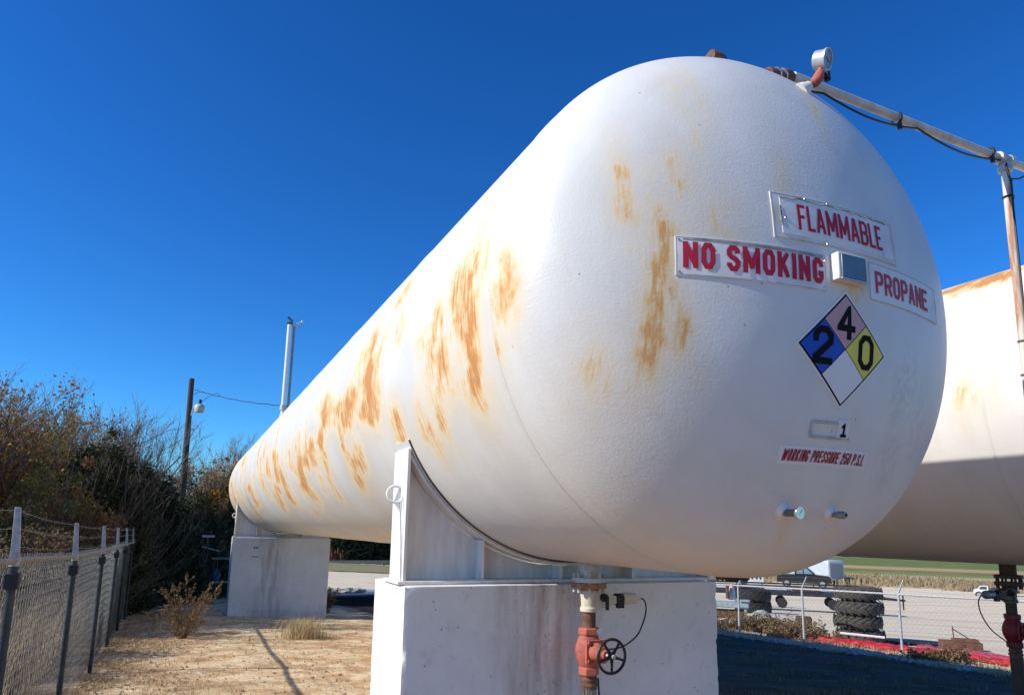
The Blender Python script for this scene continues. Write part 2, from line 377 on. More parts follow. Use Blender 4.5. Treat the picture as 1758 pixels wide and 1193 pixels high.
def field_mat():
    k = NT('winter_crop_field'); k.set(.95, 0, .1)
    # distance outward from the yard, measured along the field's own fall line
    sx = k.n('ShaderNodeSeparateXYZ'); k.l(k.tc.outputs['Object'], sx.inputs[0])
    d = k.math('ADD', k.math('MULTIPLY', sx.outputs[0], .80), k.math('MULTIPLY', sx.outputs[1], .60))
    n = k.noise(.028, 5, .6); n2 = k.noise(.25, 6, .65)
    d2 = k.math('ADD', d, k.math('MULTIPLY', k.math('SUBTRACT', n, .5), 9))
    straw, green, green2, clay = (.50, .40, .24), (.115, .17, .035), (.20, .21, .06), (.46, .30, .16)
    f = k.math('DIVIDE', d2, 400)
    c = k.ramp(f, [(.0, straw), (.29, straw), (.302, green2), (.34, green), (.348, clay), (.372, clay), (.382, green), (.515, green), (.53, straw), (1, (.42, .35, .23))])
    c = k.mix(k.ramp(n2, [(.4, 0.0), (.7, .45)]), c, (.36, .28, .16))
    k.col(c); return k.m
M['field'] = field_mat()
M['grassgreen'] = mat('mown_green_verge', (.17, .18, .06), .95, 0, .4, 1.5, c2=(.30, .25, .12))

# ------------------------------------------------------------------ terrain
def gz(x, y):
    x2 = min(max(x-1, 0), 44); y2 = min(max(y, -10), 48)
    return -1.6-.04*y2-.047*x2
def graded(lo, hi, a, b, fine, grow=1.18):
    s = list(np.arange(a, b+1e-6, fine)); st = fine; p = s[-1]
    while p < hi: st *= grow; p += st; s.append(p)
    st = fine; p = s[0]; pre = []
    while p > lo: st *= grow; p -= st; pre.append(p)
    return pre[::-1]+s
def sheet(name, xs, ys, zf, m, smooth=180):
    mb = MB(); nx, ny = len(xs), len(ys)
    mb.v = [(x, y, zf(x, y)) for y in ys for x in xs]
    mb.f = [(j*nx+i, j*nx+i+1, (j+1)*nx+i+1, (j+1)*nx+i) for j in range(ny-1) for i in range(nx-1)]
    return obj(name, mb, m, smooth=smooth)
def hump(x, y):
    n = mnoise.fractal(V((x*.55, y*.55, 0)), 1.0, 2.0, 4)*.035+mnoise.fractal(V((x*2.6, y*2.6, 5)), 1.0, 2.0, 3)*.014
    f = 1 if (x < 16 and y < 40) else .5
    return n*f
def gh(x, y): return gz(x, y)+hump(x, y)
xs = graded(-400, 2600, -3, 16, .2); ys = graded(-60, 2600, 3, 26, .2)
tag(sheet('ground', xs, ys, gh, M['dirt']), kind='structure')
# crop field beyond the yard: a flat sheet that surfaces where the yard has fallen away
def fz(x, y):
    d = .80*x+.60*y
    t = min(max((d-82)/14, 0), 1)
    return gz(x, y)-.35+.46*t*t*(3-2*t) if d < 2000 else gz(x, y)+.1
fxs = graded(40, 2600, 45, 120, 4, 1.25); fys = graded(-200, 2600, -20, 110, 4, 1.25)
tag(sheet('crop_field', fxs, fys, fz, M['field']), kind='structure')
# mown strip between the yard and the far trees, seen under the tank
tag(sheet('grass_verge', list(np.arange(4, 32, 1.0)), list(np.arange(66, 84, 1.0)), lambda x, y: gz(x, y)+.06, M['grassgreen']), kind='structure')

# ------------------------------------------------------------------ storage tanks
R = 1.38; Y0, Y1 = 2.837, 23.64; HD = .69
T1 = V((2.588, 0, 1.160)); T2 = V((7.165, 0, 1.135))
RUST_ONE=[(1.21,3.37,1.26,1.21,3.32,1.04,0.11,0.9),(1.21,3.19,1.29,1.21,3.25,1.03,0.07,0.8),(1.21,3.23,1.06,1.24,3.26,0.86,0.11,1.0),(1.24,3.26,0.86,1.29,3.3,0.7,0.11,0.9),(1.28,3.29,0.72,1.31,3.22,0.63,0.06,0.6),(1.21,3.69,1.15,1.21,3.8,1.02,0.09,0.65),(1.21,3.86,1.09,1.21,4.04,1.06,0.09,0.4),(1.27,3.14,1.56,1.24,3.25,1.45,0.15,0.3),(1.22,2.99,1.33,1.21,2.99,1.25,0.05,0.55),(1.21,2.76,1.14,1.22,2.75,0.99,0.03,0.65),(1.21,2.92,1.14,1.22,2.89,0.97,0.03,0.4),(1.22,2.89,0.97,1.25,2.91,0.81,0.03,0.5),(1.23,3.67,0.94,1.25,3.65,0.81,0.11,0.75),(1.23,3.85,0.92,1.24,3.94,0.87,0.08,0.5),(1.21,3.95,1.04,1.21,4.13,1.05,0.07,0.3),(1.28,3.87,0.72,1.32,3.9,0.61,0.1,0.55),(1.32,4.23,0.61,1.36,4.15,0.53,0.09,0.7),(1.27,4.16,0.74,1.3,4.16,0.65,0.13,0.35),(1.3,3.77,0.67,1.36,3.85,0.53,0.04,0.35),(1.28,4.74,0.71,1.33,4.74,0.6,0.1,0.9),(1.33,4.73,0.59,1.37,4.68,0.52,0.07,0.5),(1.22,4.54,1.33,1.21,4.55,1.28,0.1,0.55),(1.31,4.68,1.69,1.29,4.75,1.62,0.12,0.7),(1.23,4.98,1.38,1.21,5.05,1.29,0.1,0.5),(1.24,5.39,1.43,1.21,5.45,1.19,0.14,0.85),(1.23,5.54,1.4,1.21,5.56,1.14,0.12,0.6),(1.21,5.35,1.17,1.23,5.45,0.9,0.23,1.0),(1.22,5.14,0.97,1.24,5.28,0.86,0.14,0.85),(1.24,5.76,1.45,1.21,5.81,1.26,0.14,0.5),(1.21,5.97,1.21,1.21,6.08,1.08,0.12,0.55),(1.21,6.09,1.05,1.22,6.26,0.95,0.26,0.95),(1.21,5.85,1.11,1.22,6.07,0.95,0.16,0.85),(1.21,6.55,1.04,1.22,6.72,1.02,0.17,0.7),(1.21,7.21,1.21,1.21,7.24,1.04,0.2,0.9),(1.21,6.89,1.12,1.21,7.08,1.03,0.16,0.7),(1.24,6.56,0.88,1.25,6.52,0.81,0.12,0.6),(1.3,6.08,0.65,1.36,6.15,0.54,0.18,0.65),(1.28,6.52,0.72,1.31,6.49,0.63,0.11,0.75),(1.36,6.45,0.53,1.44,6.52,0.39,0.15,0.75),(1.34,6.53,0.56,1.39,6.57,0.48,0.11,0.5),(1.23,7.51,0.89,1.24,7.58,0.85,0.16,0.9),(1.24,8.13,0.85,1.27,8.19,0.75,0.22,0.9),(1.25,8.6,0.82,1.27,8.66,0.74,0.2,0.9),(1.26,9.16,0.78,1.38,9.37,0.49,0.3,1.0),(1.25,9.86,0.81,1.31,9.63,0.64,0.24,0.6),(1.39,9.54,0.47,1.47,9.14,0.35,0.28,0.7),(1.46,9.16,0.37,1.55,9.3,0.26,0.23,0.45),(1.27,7.5,0.74,1.33,7.57,0.59,0.12,0.75),(1.4,7.73,0.46,1.47,7.78,0.34,0.17,0.55),(1.35,8.16,0.55,1.43,8.3,0.4,0.16,0.4),(1.21,11.59,1.03,1.28,11.57,0.73,0.21,0.95),(1.28,11.05,0.73,1.45,11.17,0.38,0.23,0.95),(1.35,12.25,0.55,1.46,12.33,0.36,0.48,0.75),(1.36,10.85,0.52,1.45,10.84,0.37,0.27,0.5),(1.22,12.71,0.99,1.24,12.75,0.86,0.26,0.75),(1.25,13.68,0.83,1.37,13.47,0.51,0.26,0.5),(1.27,16.47,0.76,1.41,16.3,0.45,0.6,0.9),(1.46,17.25,0.37,1.67,18.28,0.13,0.6,0.55),(1.3,19.24,1.65,1.25,18.98,1.49,0.6,0.85),(1.21,22.26,1.14,1.3,21.87,0.66,0.6,0.85),(1.33,21.96,0.6,1.5,22.33,0.31,0.6,0.7),(1.25,20.13,0.81,1.34,19.84,0.58,0.6,0.6),(1.37,11.27,1.81,1.38,13.66,1.82,0.05,0.5),(1.3,7.85,1.66,1.28,8.47,1.6,0.38,0.25),(1.31,3.14,1.68,1.29,3.17,1.62,0.16,0.22),(1.29,3.8,1.64,1.29,3.96,1.64,0.17,0.2),(1.21,7.18,1.22,1.21,7.71,1.24,0.23,0.4),(1.58,2.4,1.49,1.58,2.38,1.38,0.03,0.6),(1.59,2.37,1.31,1.61,2.35,1.24,0.02,0.35),(1.8,2.3,1.54,1.82,2.27,1.39,0.04,0.42),(1.91,2.3,1.69,1.9,2.27,1.55,0.02,0.28),(1.69,2.33,1.41,1.69,2.31,1.27,0.03,0.33),(1.73,2.3,1.23,1.73,2.3,1.09,0.02,0.95),(1.71,2.31,1.09,1.71,2.32,0.92,0.03,0.8),(1.7,2.32,0.92,1.69,2.35,0.75,0.04,0.9),(1.68,2.36,0.76,1.67,2.38,0.69,0.04,0.65),(1.77,2.28,1.02,1.8,2.29,0.86,0.02,0.5),(1.8,2.29,0.87,1.81,2.29,0.82,0.03,0.6),(1.97,2.22,1.29,1.99,2.22,1.27,0.05,0.42),(1.5,2.5,0.66,1.54,2.48,0.63,0.05,0.36),(1.89,2.4,1.97,1.91,2.39,1.95,0.04,0.3),(1.98,2.43,2.08,1.99,2.35,1.93,0.03,0.32),(2.31,2.19,1.57,2.3,2.19,1.52,0.03,0.35),(1.87,2.31,0.64,1.89,2.31,0.62,0.03,0.2),(2.65,2.15,1.11,2.67,2.15,1.11,0.05,0.4),(2.71,2.37,2.17,2.66,2.31,2.04,0.02,0.35),(2.45,2.42,0.06,2.5,2.47,-0.0,0.01,0.3),(2.75,2.42,0.07,2.8,2.47,0.02,0.02,0.22),(1.65,2.35,1.42,1.77,2.31,1.51,0.08,0.16),(1.76,2.29,1.34,1.78,2.28,1.29,0.07,0.22),(1.67,2.32,1.15,1.68,2.32,0.98,0.05,0.25),(1.58,2.36,1.18,1.63,2.34,1.13,0.03,0.2),(1.82,2.27,0.94,1.84,2.28,0.84,0.03,0.2),(1.67,2.39,0.65,1.69,2.4,0.59,0.03,0.25)]
SCUFF=[(3.09,2.23,0.74,3.05,2.24,0.65,0.08,0.7),(3.01,2.22,0.7,3.0,2.24,0.62,0.04,0.7),(3.21,2.28,0.62,3.26,2.35,0.46,0.09,0.5),(3.05,2.31,0.41,3.04,2.34,0.33,0.09,0.6),(3.31,2.3,0.66,3.34,2.37,0.47,0.08,0.35),(2.15,2.4,0.19,2.27,2.39,0.16,0.08,0.15)]
RUST_TWO=[(6.44,4.21,2.31,6.45,4.0,2.31,0.07,1.0),(6.41,3.98,2.29,6.37,3.57,2.26,0.06,1.0),(6.3,4.03,2.21,6.32,3.96,2.23,0.05,0.5),(6.5,4.15,2.34,6.6,4.07,2.39,0.05,1.0),(6.57,3.97,2.38,6.47,3.65,2.32,0.13,0.85),(5.79,3.48,1.24,5.79,3.48,1.14,0.04,0.35),(5.79,3.61,1.28,5.79,3.61,1.14,0.05,0.3),(5.79,3.76,1.14,5.79,3.77,1.08,0.03,0.6),(5.97,3.76,1.82,5.96,3.58,1.81,0.05,0.2),(6.46,4.21,2.32,6.47,4.19,2.33,0.08,0.5)]

def patches(P, lst, wide=1, soft=0):
    a = np.zeros(len(P))
    for q in lst:
        A, B = np.array(q[0:3]), np.array(q[3:6]); d = B-A; L = max(d @ d, 1e-9)
        t = np.clip(((P-A) @ d)/L, 0, 1); D = P-(A+t[:, None]*d)
        ax = D[:, 1] if q[1] > Y0 else D[:, 0]       # across the streak: along the tank, or sideways on the head
        rest = np.sqrt(np.maximum((D*D).sum(1)-ax*ax, 0))
        d = np.sqrt((ax/max(q[6]*wide, .035))**2+(rest/(.11*wide))**2)
        v = q[7]*(np.exp(-d*d*.9) if soft else np.clip(1.35-d*.75, 0, 1))
        a = np.maximum(a, v)
    return a
rg_ = random.Random(77)
for i in range(130):          # the many small patches along the weather side
    th = radians(rg_.gauss(184, 13)); yy = 5.6+rg_.random()**.8*17.5; L_ = rg_.uniform(.05, .26)
    if mnoise.noise(V((yy*.6, th*3, 0))) < -.05: continue
    a_, b_ = th, th+L_/R
    RUST_ONE.append((T1.x+R*cos(a_), yy, T1.z+R*sin(a_), T1.x+R*cos(b_), yy+rg_.uniform(-.02, .02), T1.z+R*sin(b_), rg_.uniform(.03, .15), rg_.uniform(.35, .85)))
def head_y(x, z, T=T1):
    r2 = ((x-T.x)**2+(z-T.z)**2)/R**2
    return Y0-HD*sqrt(max(1-r2, 0))
def head_pt(x, z, off=0, T=T1):
    y = head_y(x, z, T)
    n = V(((x-T.x)/R**2, (y-Y0)/HD**2, (z-T.z)/R**2)).normalized()
    return V((x, y, z))+n*off
def head_n(x, z, T=T1):
    y = head_y(x, z, T)
    return V(((x-T.x)/R**2, (y-Y0)/HD**2, (z-T.z)/R**2)).normalized()
def tank_shell(T, parent, rust, scuff, seams, nseg=224):
    rings = []
    for i in range(45):
        p = radians(90)*(1-i/44); rings.append((Y0-HD*sin(p), R*cos(p)))
    ys = list(np.arange(Y0+.1, Y1-.05, .1))
    cyl = [(y, R) for y in ys]
    for s in seams: cyl += [(s-.018, R), (s-.008, R+.0035), (s+.008, R+.0035), (s+.018, R), (s+.024, R-.001)]
    rings += sorted(cyl)
    for i in range(25):
        p = radians(90)*i/24; rings.append((Y1+HD*sin(p), R*cos(p)))
    mb = MB()
    for y, r in rings:
        for k in range(nseg):
            t = 2*pi*k/nseg; mb.v.append((T.x+max(r, 1e-4)*cos(t), y, T.z+max(r, 1e-4)*sin(t)))
    m = len(rings)
    for i in range(m-1):
        for k in range(nseg):
            k2 = (k+1) % nseg; mb.f.append((i*nseg+k, i*nseg+k2, (i+1)*nseg+k2, (i+1)*nseg+k))
    o = obj('shell', mb, M['tank'], parent, smooth=180)
    P = np.array(mb.v)
    for nm, arr in (('rust', patches(P, rust)), ('halo', patches(P, rust, 1.9, 1)), ('seam', np.max([np.abs(P[:, 1]-s) < .0118 for s in seams], axis=0)*1.0), ('scuff', patches(P, scuff)), ('headw', np.clip((Y0+.05-P[:, 1])/.2, 0, 1))):
        at = o.data.attributes.new(nm, 'FLOAT', 'POINT'); at.data.foreach_set('value', arr.astype(np.float32))
    return o
def arc(T, r, a0, a1, n): return [(T.x+r*cos(a), T.z+r*sin(a)) for a in np.linspace(a0, a1, n)]
PIER_TOP = -.372
def saddle(parent, T, ys, ypier_front):
    """steel cradle: web, rolled flange, end plates, ribs, base plate; ys = centre of the web"""
    a = radians(208); b = radians(332)
    wp = MB(); P = []
    for r in (R+.001, R+.013):
        for y in (ys-.17, ys+.17):
            P.append([(x, y, z) for x, z in arc(T, r, radians(205), radians(335), 49)])
    n = 49
    for L in P: wp.v += L
    for i in range(n-1):
        for q0, q1 in ((2, 3), (1, 0), (0, 2), (3, 1)): wp.f.append((q0*n+i, q0*n+i+1, q1*n+i+1, q1*n+i))
    wp.f += [(0, n, 3*n, 2*n), (n-1, 3*n-1, 4*n-1, 2*n-1)]
    o = obj('wear_plate', wp, M['tank'], parent, smooth=40)
    for nm in ('rust', 'scuff', 'headw', 'halo', 'seam'): o.data.attributes.new(nm, 'FLOAT', 'POINT')
    sl = MB()
    for s in (-1, 1): sl.tube([(x, ys+s*.173, z) for x, z in arc(T, R+.006, radians(205), radians(335), 60)], .006, 5)
    obj('sealant_line', sl, M['sealant'], parent)
    xl, xr = T.x+(R+.03)*cos(a), T.x+(R+.03)*cos(b)
    zt = T.z+(R+.03)*sin(a); zb = PIER_TOP+.025
    base = ((xl+xr)/2, ys, PIER_TOP)
    w = MB(); top = arc(T, R+.045, a+.02, b-.02, 40)
    poly = [(x, ys-.012, z) for x, z in top]+[(xr-.02, ys-.012, zb), (xl+.02, ys-.012, zb)]
    # web built as quads down to the base so that it stays flat and clean
    web = MB(); N = len(top)
    for y in (ys-.012, ys+.012):
        web.v += [(x, y, z) for x, z in top]; web.v += [(x, y, zb) for x, z in top]
    for i in range(N-1):
        web.f.append((i, N+i, N+i+1, i+1)); web.f.append((2*N+i, 2*N+i+1, 3*N+i+1, 3*N+i))
    s_ = obj('saddle', web, M['saddle'], parent, loc=base, smooth=30)
    fl = MB(); A_ = arc(T, R+.016, a, b, 41); B_ = arc(T, R+.034, a, b, 41); n = 41
    for L in (A_, B_):
        for y in (ys-.14, ys+.14): fl.v += [(x, y, z) for x, z in L]
    for i in range(n-1):
        for q0, q1 in ((2, 3), (1, 0), (0, 2), (3, 1)): fl.f.append((q0*n+i, q0*n+i+1, q1*n+i+1, q1*n+i))
    fl.f += [(0, n, 3*n, 2*n), (n-1, 3*n-1, 4*n-1, 2*n-1)]
    obj('flange', fl, M['saddle'], s_)
    for x, s in ((xl, 1), (xr, -1)):
        e = MB(); e.bx(x-.011, x+.011, ys-.165, ys+.165, zb, zt+.02); obj('end_plate', e, M['saddle'], s_, bevel=.003)
    for x in (T.x-.69, T.x-.075, T.x+.54):
        zz = T.z-sqrt((R+.04)**2-(x-T.x)**2)
        for s in (-1, 1):
            e = MB(); y0_, y1_ = sorted((ys+s*.0135, ys+s*.15)); e.bx(x-.009, x+.009, y0_, y1_, zb, zz); obj('rib', e, M['saddle'], s_)
    e = MB(); e.bx(xl-.05, xr+.05, ys-.19, ys+.19, PIER_TOP+.002, zb-.001); obj('base_plate', e, M['saddle'], s_, bevel=.004)
    e = MB(); e.torus((xl-.045, ys-.02, zt-.28), (.25, 1, 0), .055, .010, 28, 8)
    e.prism([(xl-.012, ys-.026, zt-.22), (xl-.012, ys-.026, zt-.40), (xl-.055, ys-.026, zt-.33)], (0, .012, 0))
    obj('lifting_ring', e, M['saddle'], s_)
    e = MB(); e.tube([(xl-.02, ys-.1, zt-.30), (xl-.03, ys-.11, zt-.42), (xl-.02, ys-.12, zt-.6), (xl-.016, ys-.13, zb)], .004, 6); obj('ground_wire', e, M['galv_white'], s_)
    return s_
def bolts(mb, c, ax, Rr, n, r, h, ph=0):
    c = V(c); ax = V(ax).normalized(); a = ax.orthogonal().normalized(); b = ax.cross(a)
    for i in range(n):
        t = 2*pi*i/n+ph; p = c+(a*cos(t)+b*sin(t))*Rr
        mb.cyl(p-ax*h, p+ax*h, r, r, 6)
def nozzle(parent, T, y, dx, m):
    x = T.x+dx; n_ = MB(); zt = T.z-sqrt(R*R-dx*dx)
    n_.lathe((x, y, zt+.01), (0, 0, -1), [(0, .085), (.015, .07), (.10, .07), (.105, .118), (.135, .118)], 32)
    return obj('nozzle', n_, m, parent)

t = thing('propane_tank', 'long white horizontal propane tank with rust streaks, nearer one carrying the red signs', 'storage tank', (T1.x, 13, PIER_TOP), 'white propane tanks side by side')
tank_shell(T1, t, RUST_ONE, SCUFF, [2.93, 4.9, 7.3, 9.7, 12.1, 14.5, 16.9, 19.3, 21.7])
saddle(t, T1, 4.76, 4.47); saddle(t, T1, 21.3, 21)
nozzle(t, T1, 4.27, -.05, M['galv_white'])
b_ = MB(); b_.lathe((3.52, 2.62, .0), (0, 0, 1), [(0, .01), (.01, .01)], 6)
t2 = thing('propane_tank', 'white propane tank farther right, brightly sunlit with a long shadow edge across its side', 'storage tank', (T2.x, 13, PIER_TOP), 'white propane tanks side by side')
tank_shell(T2, t2, RUST_TWO, [], [3.55, 6.1, 8.5, 10.9, 13.3, 15.7, 18.1, 20.5], 160)
saddle(t2, T2, 10.9, 10.6); saddle(t2, T2, 21.3, 21)
nozzle(t2, T2, 4.3, -.02, M['darkpipe']); nozzle(t2, T2, 8.1, 0, M['darkpipe'])

# ------------------------------------------------------------------ piers
def rough_box(x0, x1, y0, y1, z0, z1, st):
    """cast block: slightly uneven faces, worn and chipped arrises"""
    mb = MB(); ids = {}
    nx, ny, nz = [max(2, int(round((b-a)/st))) for a, b in ((x0, x1), (y0, y1), (z0, z1))]
    def vid(i, j, k):
        if (i, j, k) in ids: return ids[i, j, k]
        p = V((x0+(x1-x0)*i/nx, y0+(y1-y0)*j/ny, z0+(z1-z0)*k/nz))
        n_ = V(((i == nx)-(i == 0), (j == ny)-(j == 0), (k == nz)-(k == 0)))
        ed = abs(n_.x)+abs(n_.y)+abs(n_.z)
        q = p*1.0
        w_ = mnoise.fractal(q*1.1, 1, 2, 2)*.0018+mnoise.noise(q*9)*.0006
        if ed > 1:
            c = mnoise.noise(q*7+V((3, 1, 7)))*.6+mnoise.noise(q*19)*.5
            w_ -= .004+max(0, c-.16)*.026
        ids[i, j, k] = len(mb.v); mb.v.append(tuple(p+n_*w_)); return ids[i, j, k]
    for i in range(nx):
        for k in range(nz):
            mb.f.append((vid(i, 0, k), vid(i+1, 0, k), vid(i+1, 0, k+1), vid(i, 0, k+1)))
            mb.f.append((vid(i, ny, k), vid(i, ny, k+1), vid(i+1, ny, k+1), vid(i+1, ny, k)))
        for j in range(ny):
            mb.f.append((vid(i, j, nz), vid(i+1, j, nz), vid(i+1, j+1, nz), vid(i, j+1, nz)))
            mb.f.append((vid(i, j, 0), vid(i, j+1, 0), vid(i+1, j+1, 0), vid(i+1, j, 0)))
    for j in range(ny):
        for k in range(nz):
            mb.f.append((vid(0, j, k), vid(0, j, k+1), vid(0, j+1, k+1), vid(0, j+1, k)))
            mb.f.append((vid(nx, j, k), vid(nx, j+1, k), vid(nx, j+1, k+1), vid(nx, j, k+1)))
    return mb
def pier(x0, x1, y0, y1, label, fine=.05):
    cx, cy = (x0+x1)/2, (y0+y1)/2; zb = gz(cx, cy)-.5
    o = obj('concrete_pier', rough_box(x0, x1, y0, y1, zb, PIER_TOP, fine), M['concrete'], loc=(cx, cy, PIER_TOP), smooth=35)
    tag(o, label, 'pier', 'white concrete tank piers')
    return o
pier(1.31, 3.80, 4.47, 5.24, 'large white concrete pier in front, behind the red valve, under the nearer tank', .03)
far_pier = pier(1.29, 3.90, 20.95, 21.75, 'white concrete pier in the distance at left, under the far end of the nearer tank')
pier(5.88, 8.45, 10.55, 11.3, 'concrete pier under the second tank, directly behind the front pier')
pier(5.88, 8.45, 20.95, 21.75, 'grey concrete pier seen through the gap left of the front pier, under the second tank')
# small stencil marks on the far pier (illegible smudges)
mk = MB()
for (x, z, w_, h_) in ((1.83, -.62, .05, .05), (1.9, -.62, .05, .05), (1.80, -.87, .04, .03), (1.86, -.87, .04, .03), (1.92, -.87, .04, .03)):
    mk = MB(); mk.bx(x, x+w_, 20.946, 20.9485, z-h_, z); obj('stencil_mark', mk, M['sealant'], far_pier)

# ------------------------------------------------------------------ signs on the near head
GLYPH = {}
c_ = .28
GLYPH['N'] = [[(0, 0), (0, 1)], [(0, 1), (1, 0)], [(1, 0), (1, 1)]]
GLYPH['O'] = [[(c_, 0), (1-c_, 0), (1, .2), (1, .8), (1-c_, 1), (c_, 1), (0, .8), (0, .2), (c_, 0), 'c']]
GLYPH['0'] = GLYPH['O']
GLYPH['S'] = [[(1, .73), (1, .84), (1-c_, 1), (c_, 1), (0, .84), (0, .66), (c_, .53), (1-c_, .47), (1, .34), (1, .16), (1-c_, 0), (c_, 0), (0, .16), (0, .27)]]
GLYPH['M'] = [[(0, 0), (0, 1)], [(0, 1), (.5, .22)], [(.5, .22), (1, 1)], [(1, 1), (1, 0)]]
GLYPH['K'] = [[(0, 0), (0, 1)], [(.08, .42), (1, 1)], [(.35, .56), (1, 0)]]
GLYPH['I'] = [[(.5, 0), (.5, 1)]]
GLYPH['G'] = [[(1, .70), (1, .84), (1-c_, 1), (c_, 1), (0, .84), (0, .16), (c_, 0), (1-c_, 0), (1, .16), (1, .38), (.52, .38)]]
GLYPH['F'] = [[(0, 0), (0, 1), (1, 1)], [(0, .52), (.82, .52)]]
GLYPH['L'] = [[(0, 1), (0, 0), (1, 0)]]
GLYPH['A'] = [[(0, 0), (.44, 1)], [(.56, 1), (1, 0)], [(.2, .27), (.8, .27)]]
GLYPH['B'] = [[(0, 0), (0, 1), (.75, 1), (1, .88), (1, .62), (.75, .51), (0, .51)], [(.75, .51), (1, .40), (1, .12), (.75, 0), (0, 0)]]
GLYPH['E'] = [[(1, 1), (0, 1), (0, 0), (1, 0)], [(0, .51), (.85, .51)]]
GLYPH['P'] = [[(0, 0), (0, 1), (.75, 1), (1, .87), (1, .58), (.75, .45), (0, .45)]]
GLYPH['R'] = GLYPH['P']+[[(.5, .45), (1, 0)]]
GLYPH['W'] = [[(0, 1), (.25, 0)], [(.25, 0), (.5, .85)], [(.5, .85), (.75, 0)], [(.75, 0), (1, 1)]]
GLYPH['U'] = [[(0, 1), (0, .18), (c_, 0), (1-c_, 0), (1, .18), (1, 1)]]
GLYPH['2'] = [[(0, .7), (0, .84), (c_, 1), (1-c_, 1), (1, .84), (1, .62), (0, .1), (0, 0), (1, 0)]]
GLYPH['5'] = [[(1, 1), (0, 1), (0, .56), (1-c_, .6), (1, .46), (1, .16), (1-c_, 0), (c_, 0), (0, .16), (0, .26)]]
GLYPH['4'] = [[(.72, 0), (.72, 1), (0, .28), (1, .28)]]
GLYPH['1'] = [[(.12, .8), (.5, 1), (.5, 0)], [(.0, 0), (1, 0)]]
GLYPH['.'] = [[(.5, 0), (.5, .07)]]
def stroke(poly, t, W, H, ext=1):
    """2D quads of a mitred stroke of width t in a W x H letter box"""
    closed = poly[-1] == 'c'
    pts = [V((t/2+p[0]*(W-t), t/2+p[1]*(H-t))) for p in poly if p != 'c']
    if closed: pts = pts[:-1]
    n = len(pts); L, Rr = [], []
    for i, p in enumerate(pts):
        a = pts[i-1] if (i > 0 or closed) else None; b = pts[(i+1) % n] if (i < n-1 or closed) else None
        d0 = (p-a).normalized() if a is not None else None; d1 = (b-p).normalized() if b is not None else None
        if d0 is None: nn = V((-d1.y, d1.x))*t/2; q = p-d1*t/2*ext
        elif d1 is None: nn = V((-d0.y, d0.x))*t/2; q = p+d0*t/2*ext
        else:
            m_ = (V((-d0.y, d0.x))+V((-d1.y, d1.x))).normalized(); cs = max(m_.dot(V((-d0.y, d0.x))), .45); nn = m_*(t/2/cs); q = p
        L.append(q+nn); Rr.append(q-nn)
    Q = []
    for i in range(n if closed else n-1):
        j = (i+1) % n; Q.append((L[i], Rr[i], Rr[j], L[j]))
    return Q
def sheet_text(mb, text, x0, z0, x1, z1, off, wt, gap=.18, narrow={}, shear=0, vs=None, slope=0):
    wd = {'I': wt*1.05, '.': wt*1.0, ' ': .42, '1': .6, 'M': 1.25, 'W': 1.35}; wd.update(narrow)
    ws = [wd.get(ch, 1.0) for ch in text]
    tot = sum(ws)+gap*(len(text)-1); sx = (x1-x0)/tot; H = z1-z0; x = x0; k = 0
    for ch, w_ in zip(text, ws):
        Wd = w_*sx; t_ = wt*sx
        if ch != ' ':
            for poly in GLYPH[ch]:
                for q in stroke(poly, min(t_, Wd), Wd, H, 0 if ch in 'SG' else 1):
                    k += 1
                    ln = max((q[0]-q[3]).length, (q[1]-q[2]).length); m_ = max(1, int(ln/.03)+1); P = []
                    for i in range(m_+1):
                        for s_ in (0, 1):
                            a_ = q[0].lerp(q[3], i/m_) if s_ == 0 else q[1].lerp(q[2], i/m_)
                            zz = max(min(a_.y, H), 0)
                            xx = x+max(min(a_.x, Wd), 0)+shear*zz
                            P.append(head_pt(xx, z0+zz+slope*(xx-x0), off+(k % 7)*.00025))
                    mb.add(P, [(2*i, 2*i+1, 2*i+3, 2*i+2) for i in range(m_)])
        x += Wd+gap*sx
    return mb
def head_sheet(c, off, nx=16, nz=6, rim=True, low=-.004):
    """thin sheet following the head; c = four (x, z) corners counter-clockwise from lower left"""
    mb = MB(); P = []
    for j in range(nz+1):
        for i in range(nx+1):
            u, v = i/nx, j/nz
            x = (c[0][0]*(1-u)+c[1][0]*u)*(1-v)+(c[3][0]*(1-u)+c[2][0]*u)*v
            z = (c[0][1]*(1-u)+c[1][1]*u)*(1-v)+(c[3][1]*(1-u)+c[2][1]*u)*v
            P.append((x, z))
    n = len(P); mb.v = [tuple(head_pt(x, z, off)) for x, z in P]
    mb.f = [(j*(nx+1)+i, j*(nx+1)+i+1, (j+1)*(nx+1)+i+1, (j+1)*(nx+1)+i) for j in range(nz) for i in range(nx)]
    if rim:
        ring = [i for i in range(nx+1)]+[(j+1)*(nx+1)-1 for j in range(1, nz+1)]+[nz*(nx+1)+i for i in range(nx-1, -1, -1)]+[j*(nx+1) for j in range(nz-1, 0, -1)]
        b = len(mb.v); mb.v += [tuple(head_pt(*P[i], low)) for i in ring]; m_ = len(ring)
        mb.f += [(ring[i], b+i, b+(i+1) % m_, ring[(i+1) % m_]) for i in range(m_)]
    return mb
def rect(x0, x1, z0, z1, sl=0): return [(x0, z0), (x1, z0+sl*(x1-x0)), (x1, z1+sl*(x1-x0)), (x0, z1)]
def line_on_head(mb, pts, r, off, n=5):
    mb.tube([head_pt(x, z, off) for x, z in pts], r, n); return mb
def rivet(mb, x, z, off, r=.006):
    p = head_pt(x, z, off); nn = head_n(x, z); mb.lathe(p, nn, [(0, r), (.003, r*.8), (.004, .0005)], 10)
def ragged(x0, x1, z, rng, amp=.006, n=26): return [(x0+(x1-x0)*i/n, z+rng.uniform(-amp, amp)) for i in range(n+1)]
rng = random.Random(4)

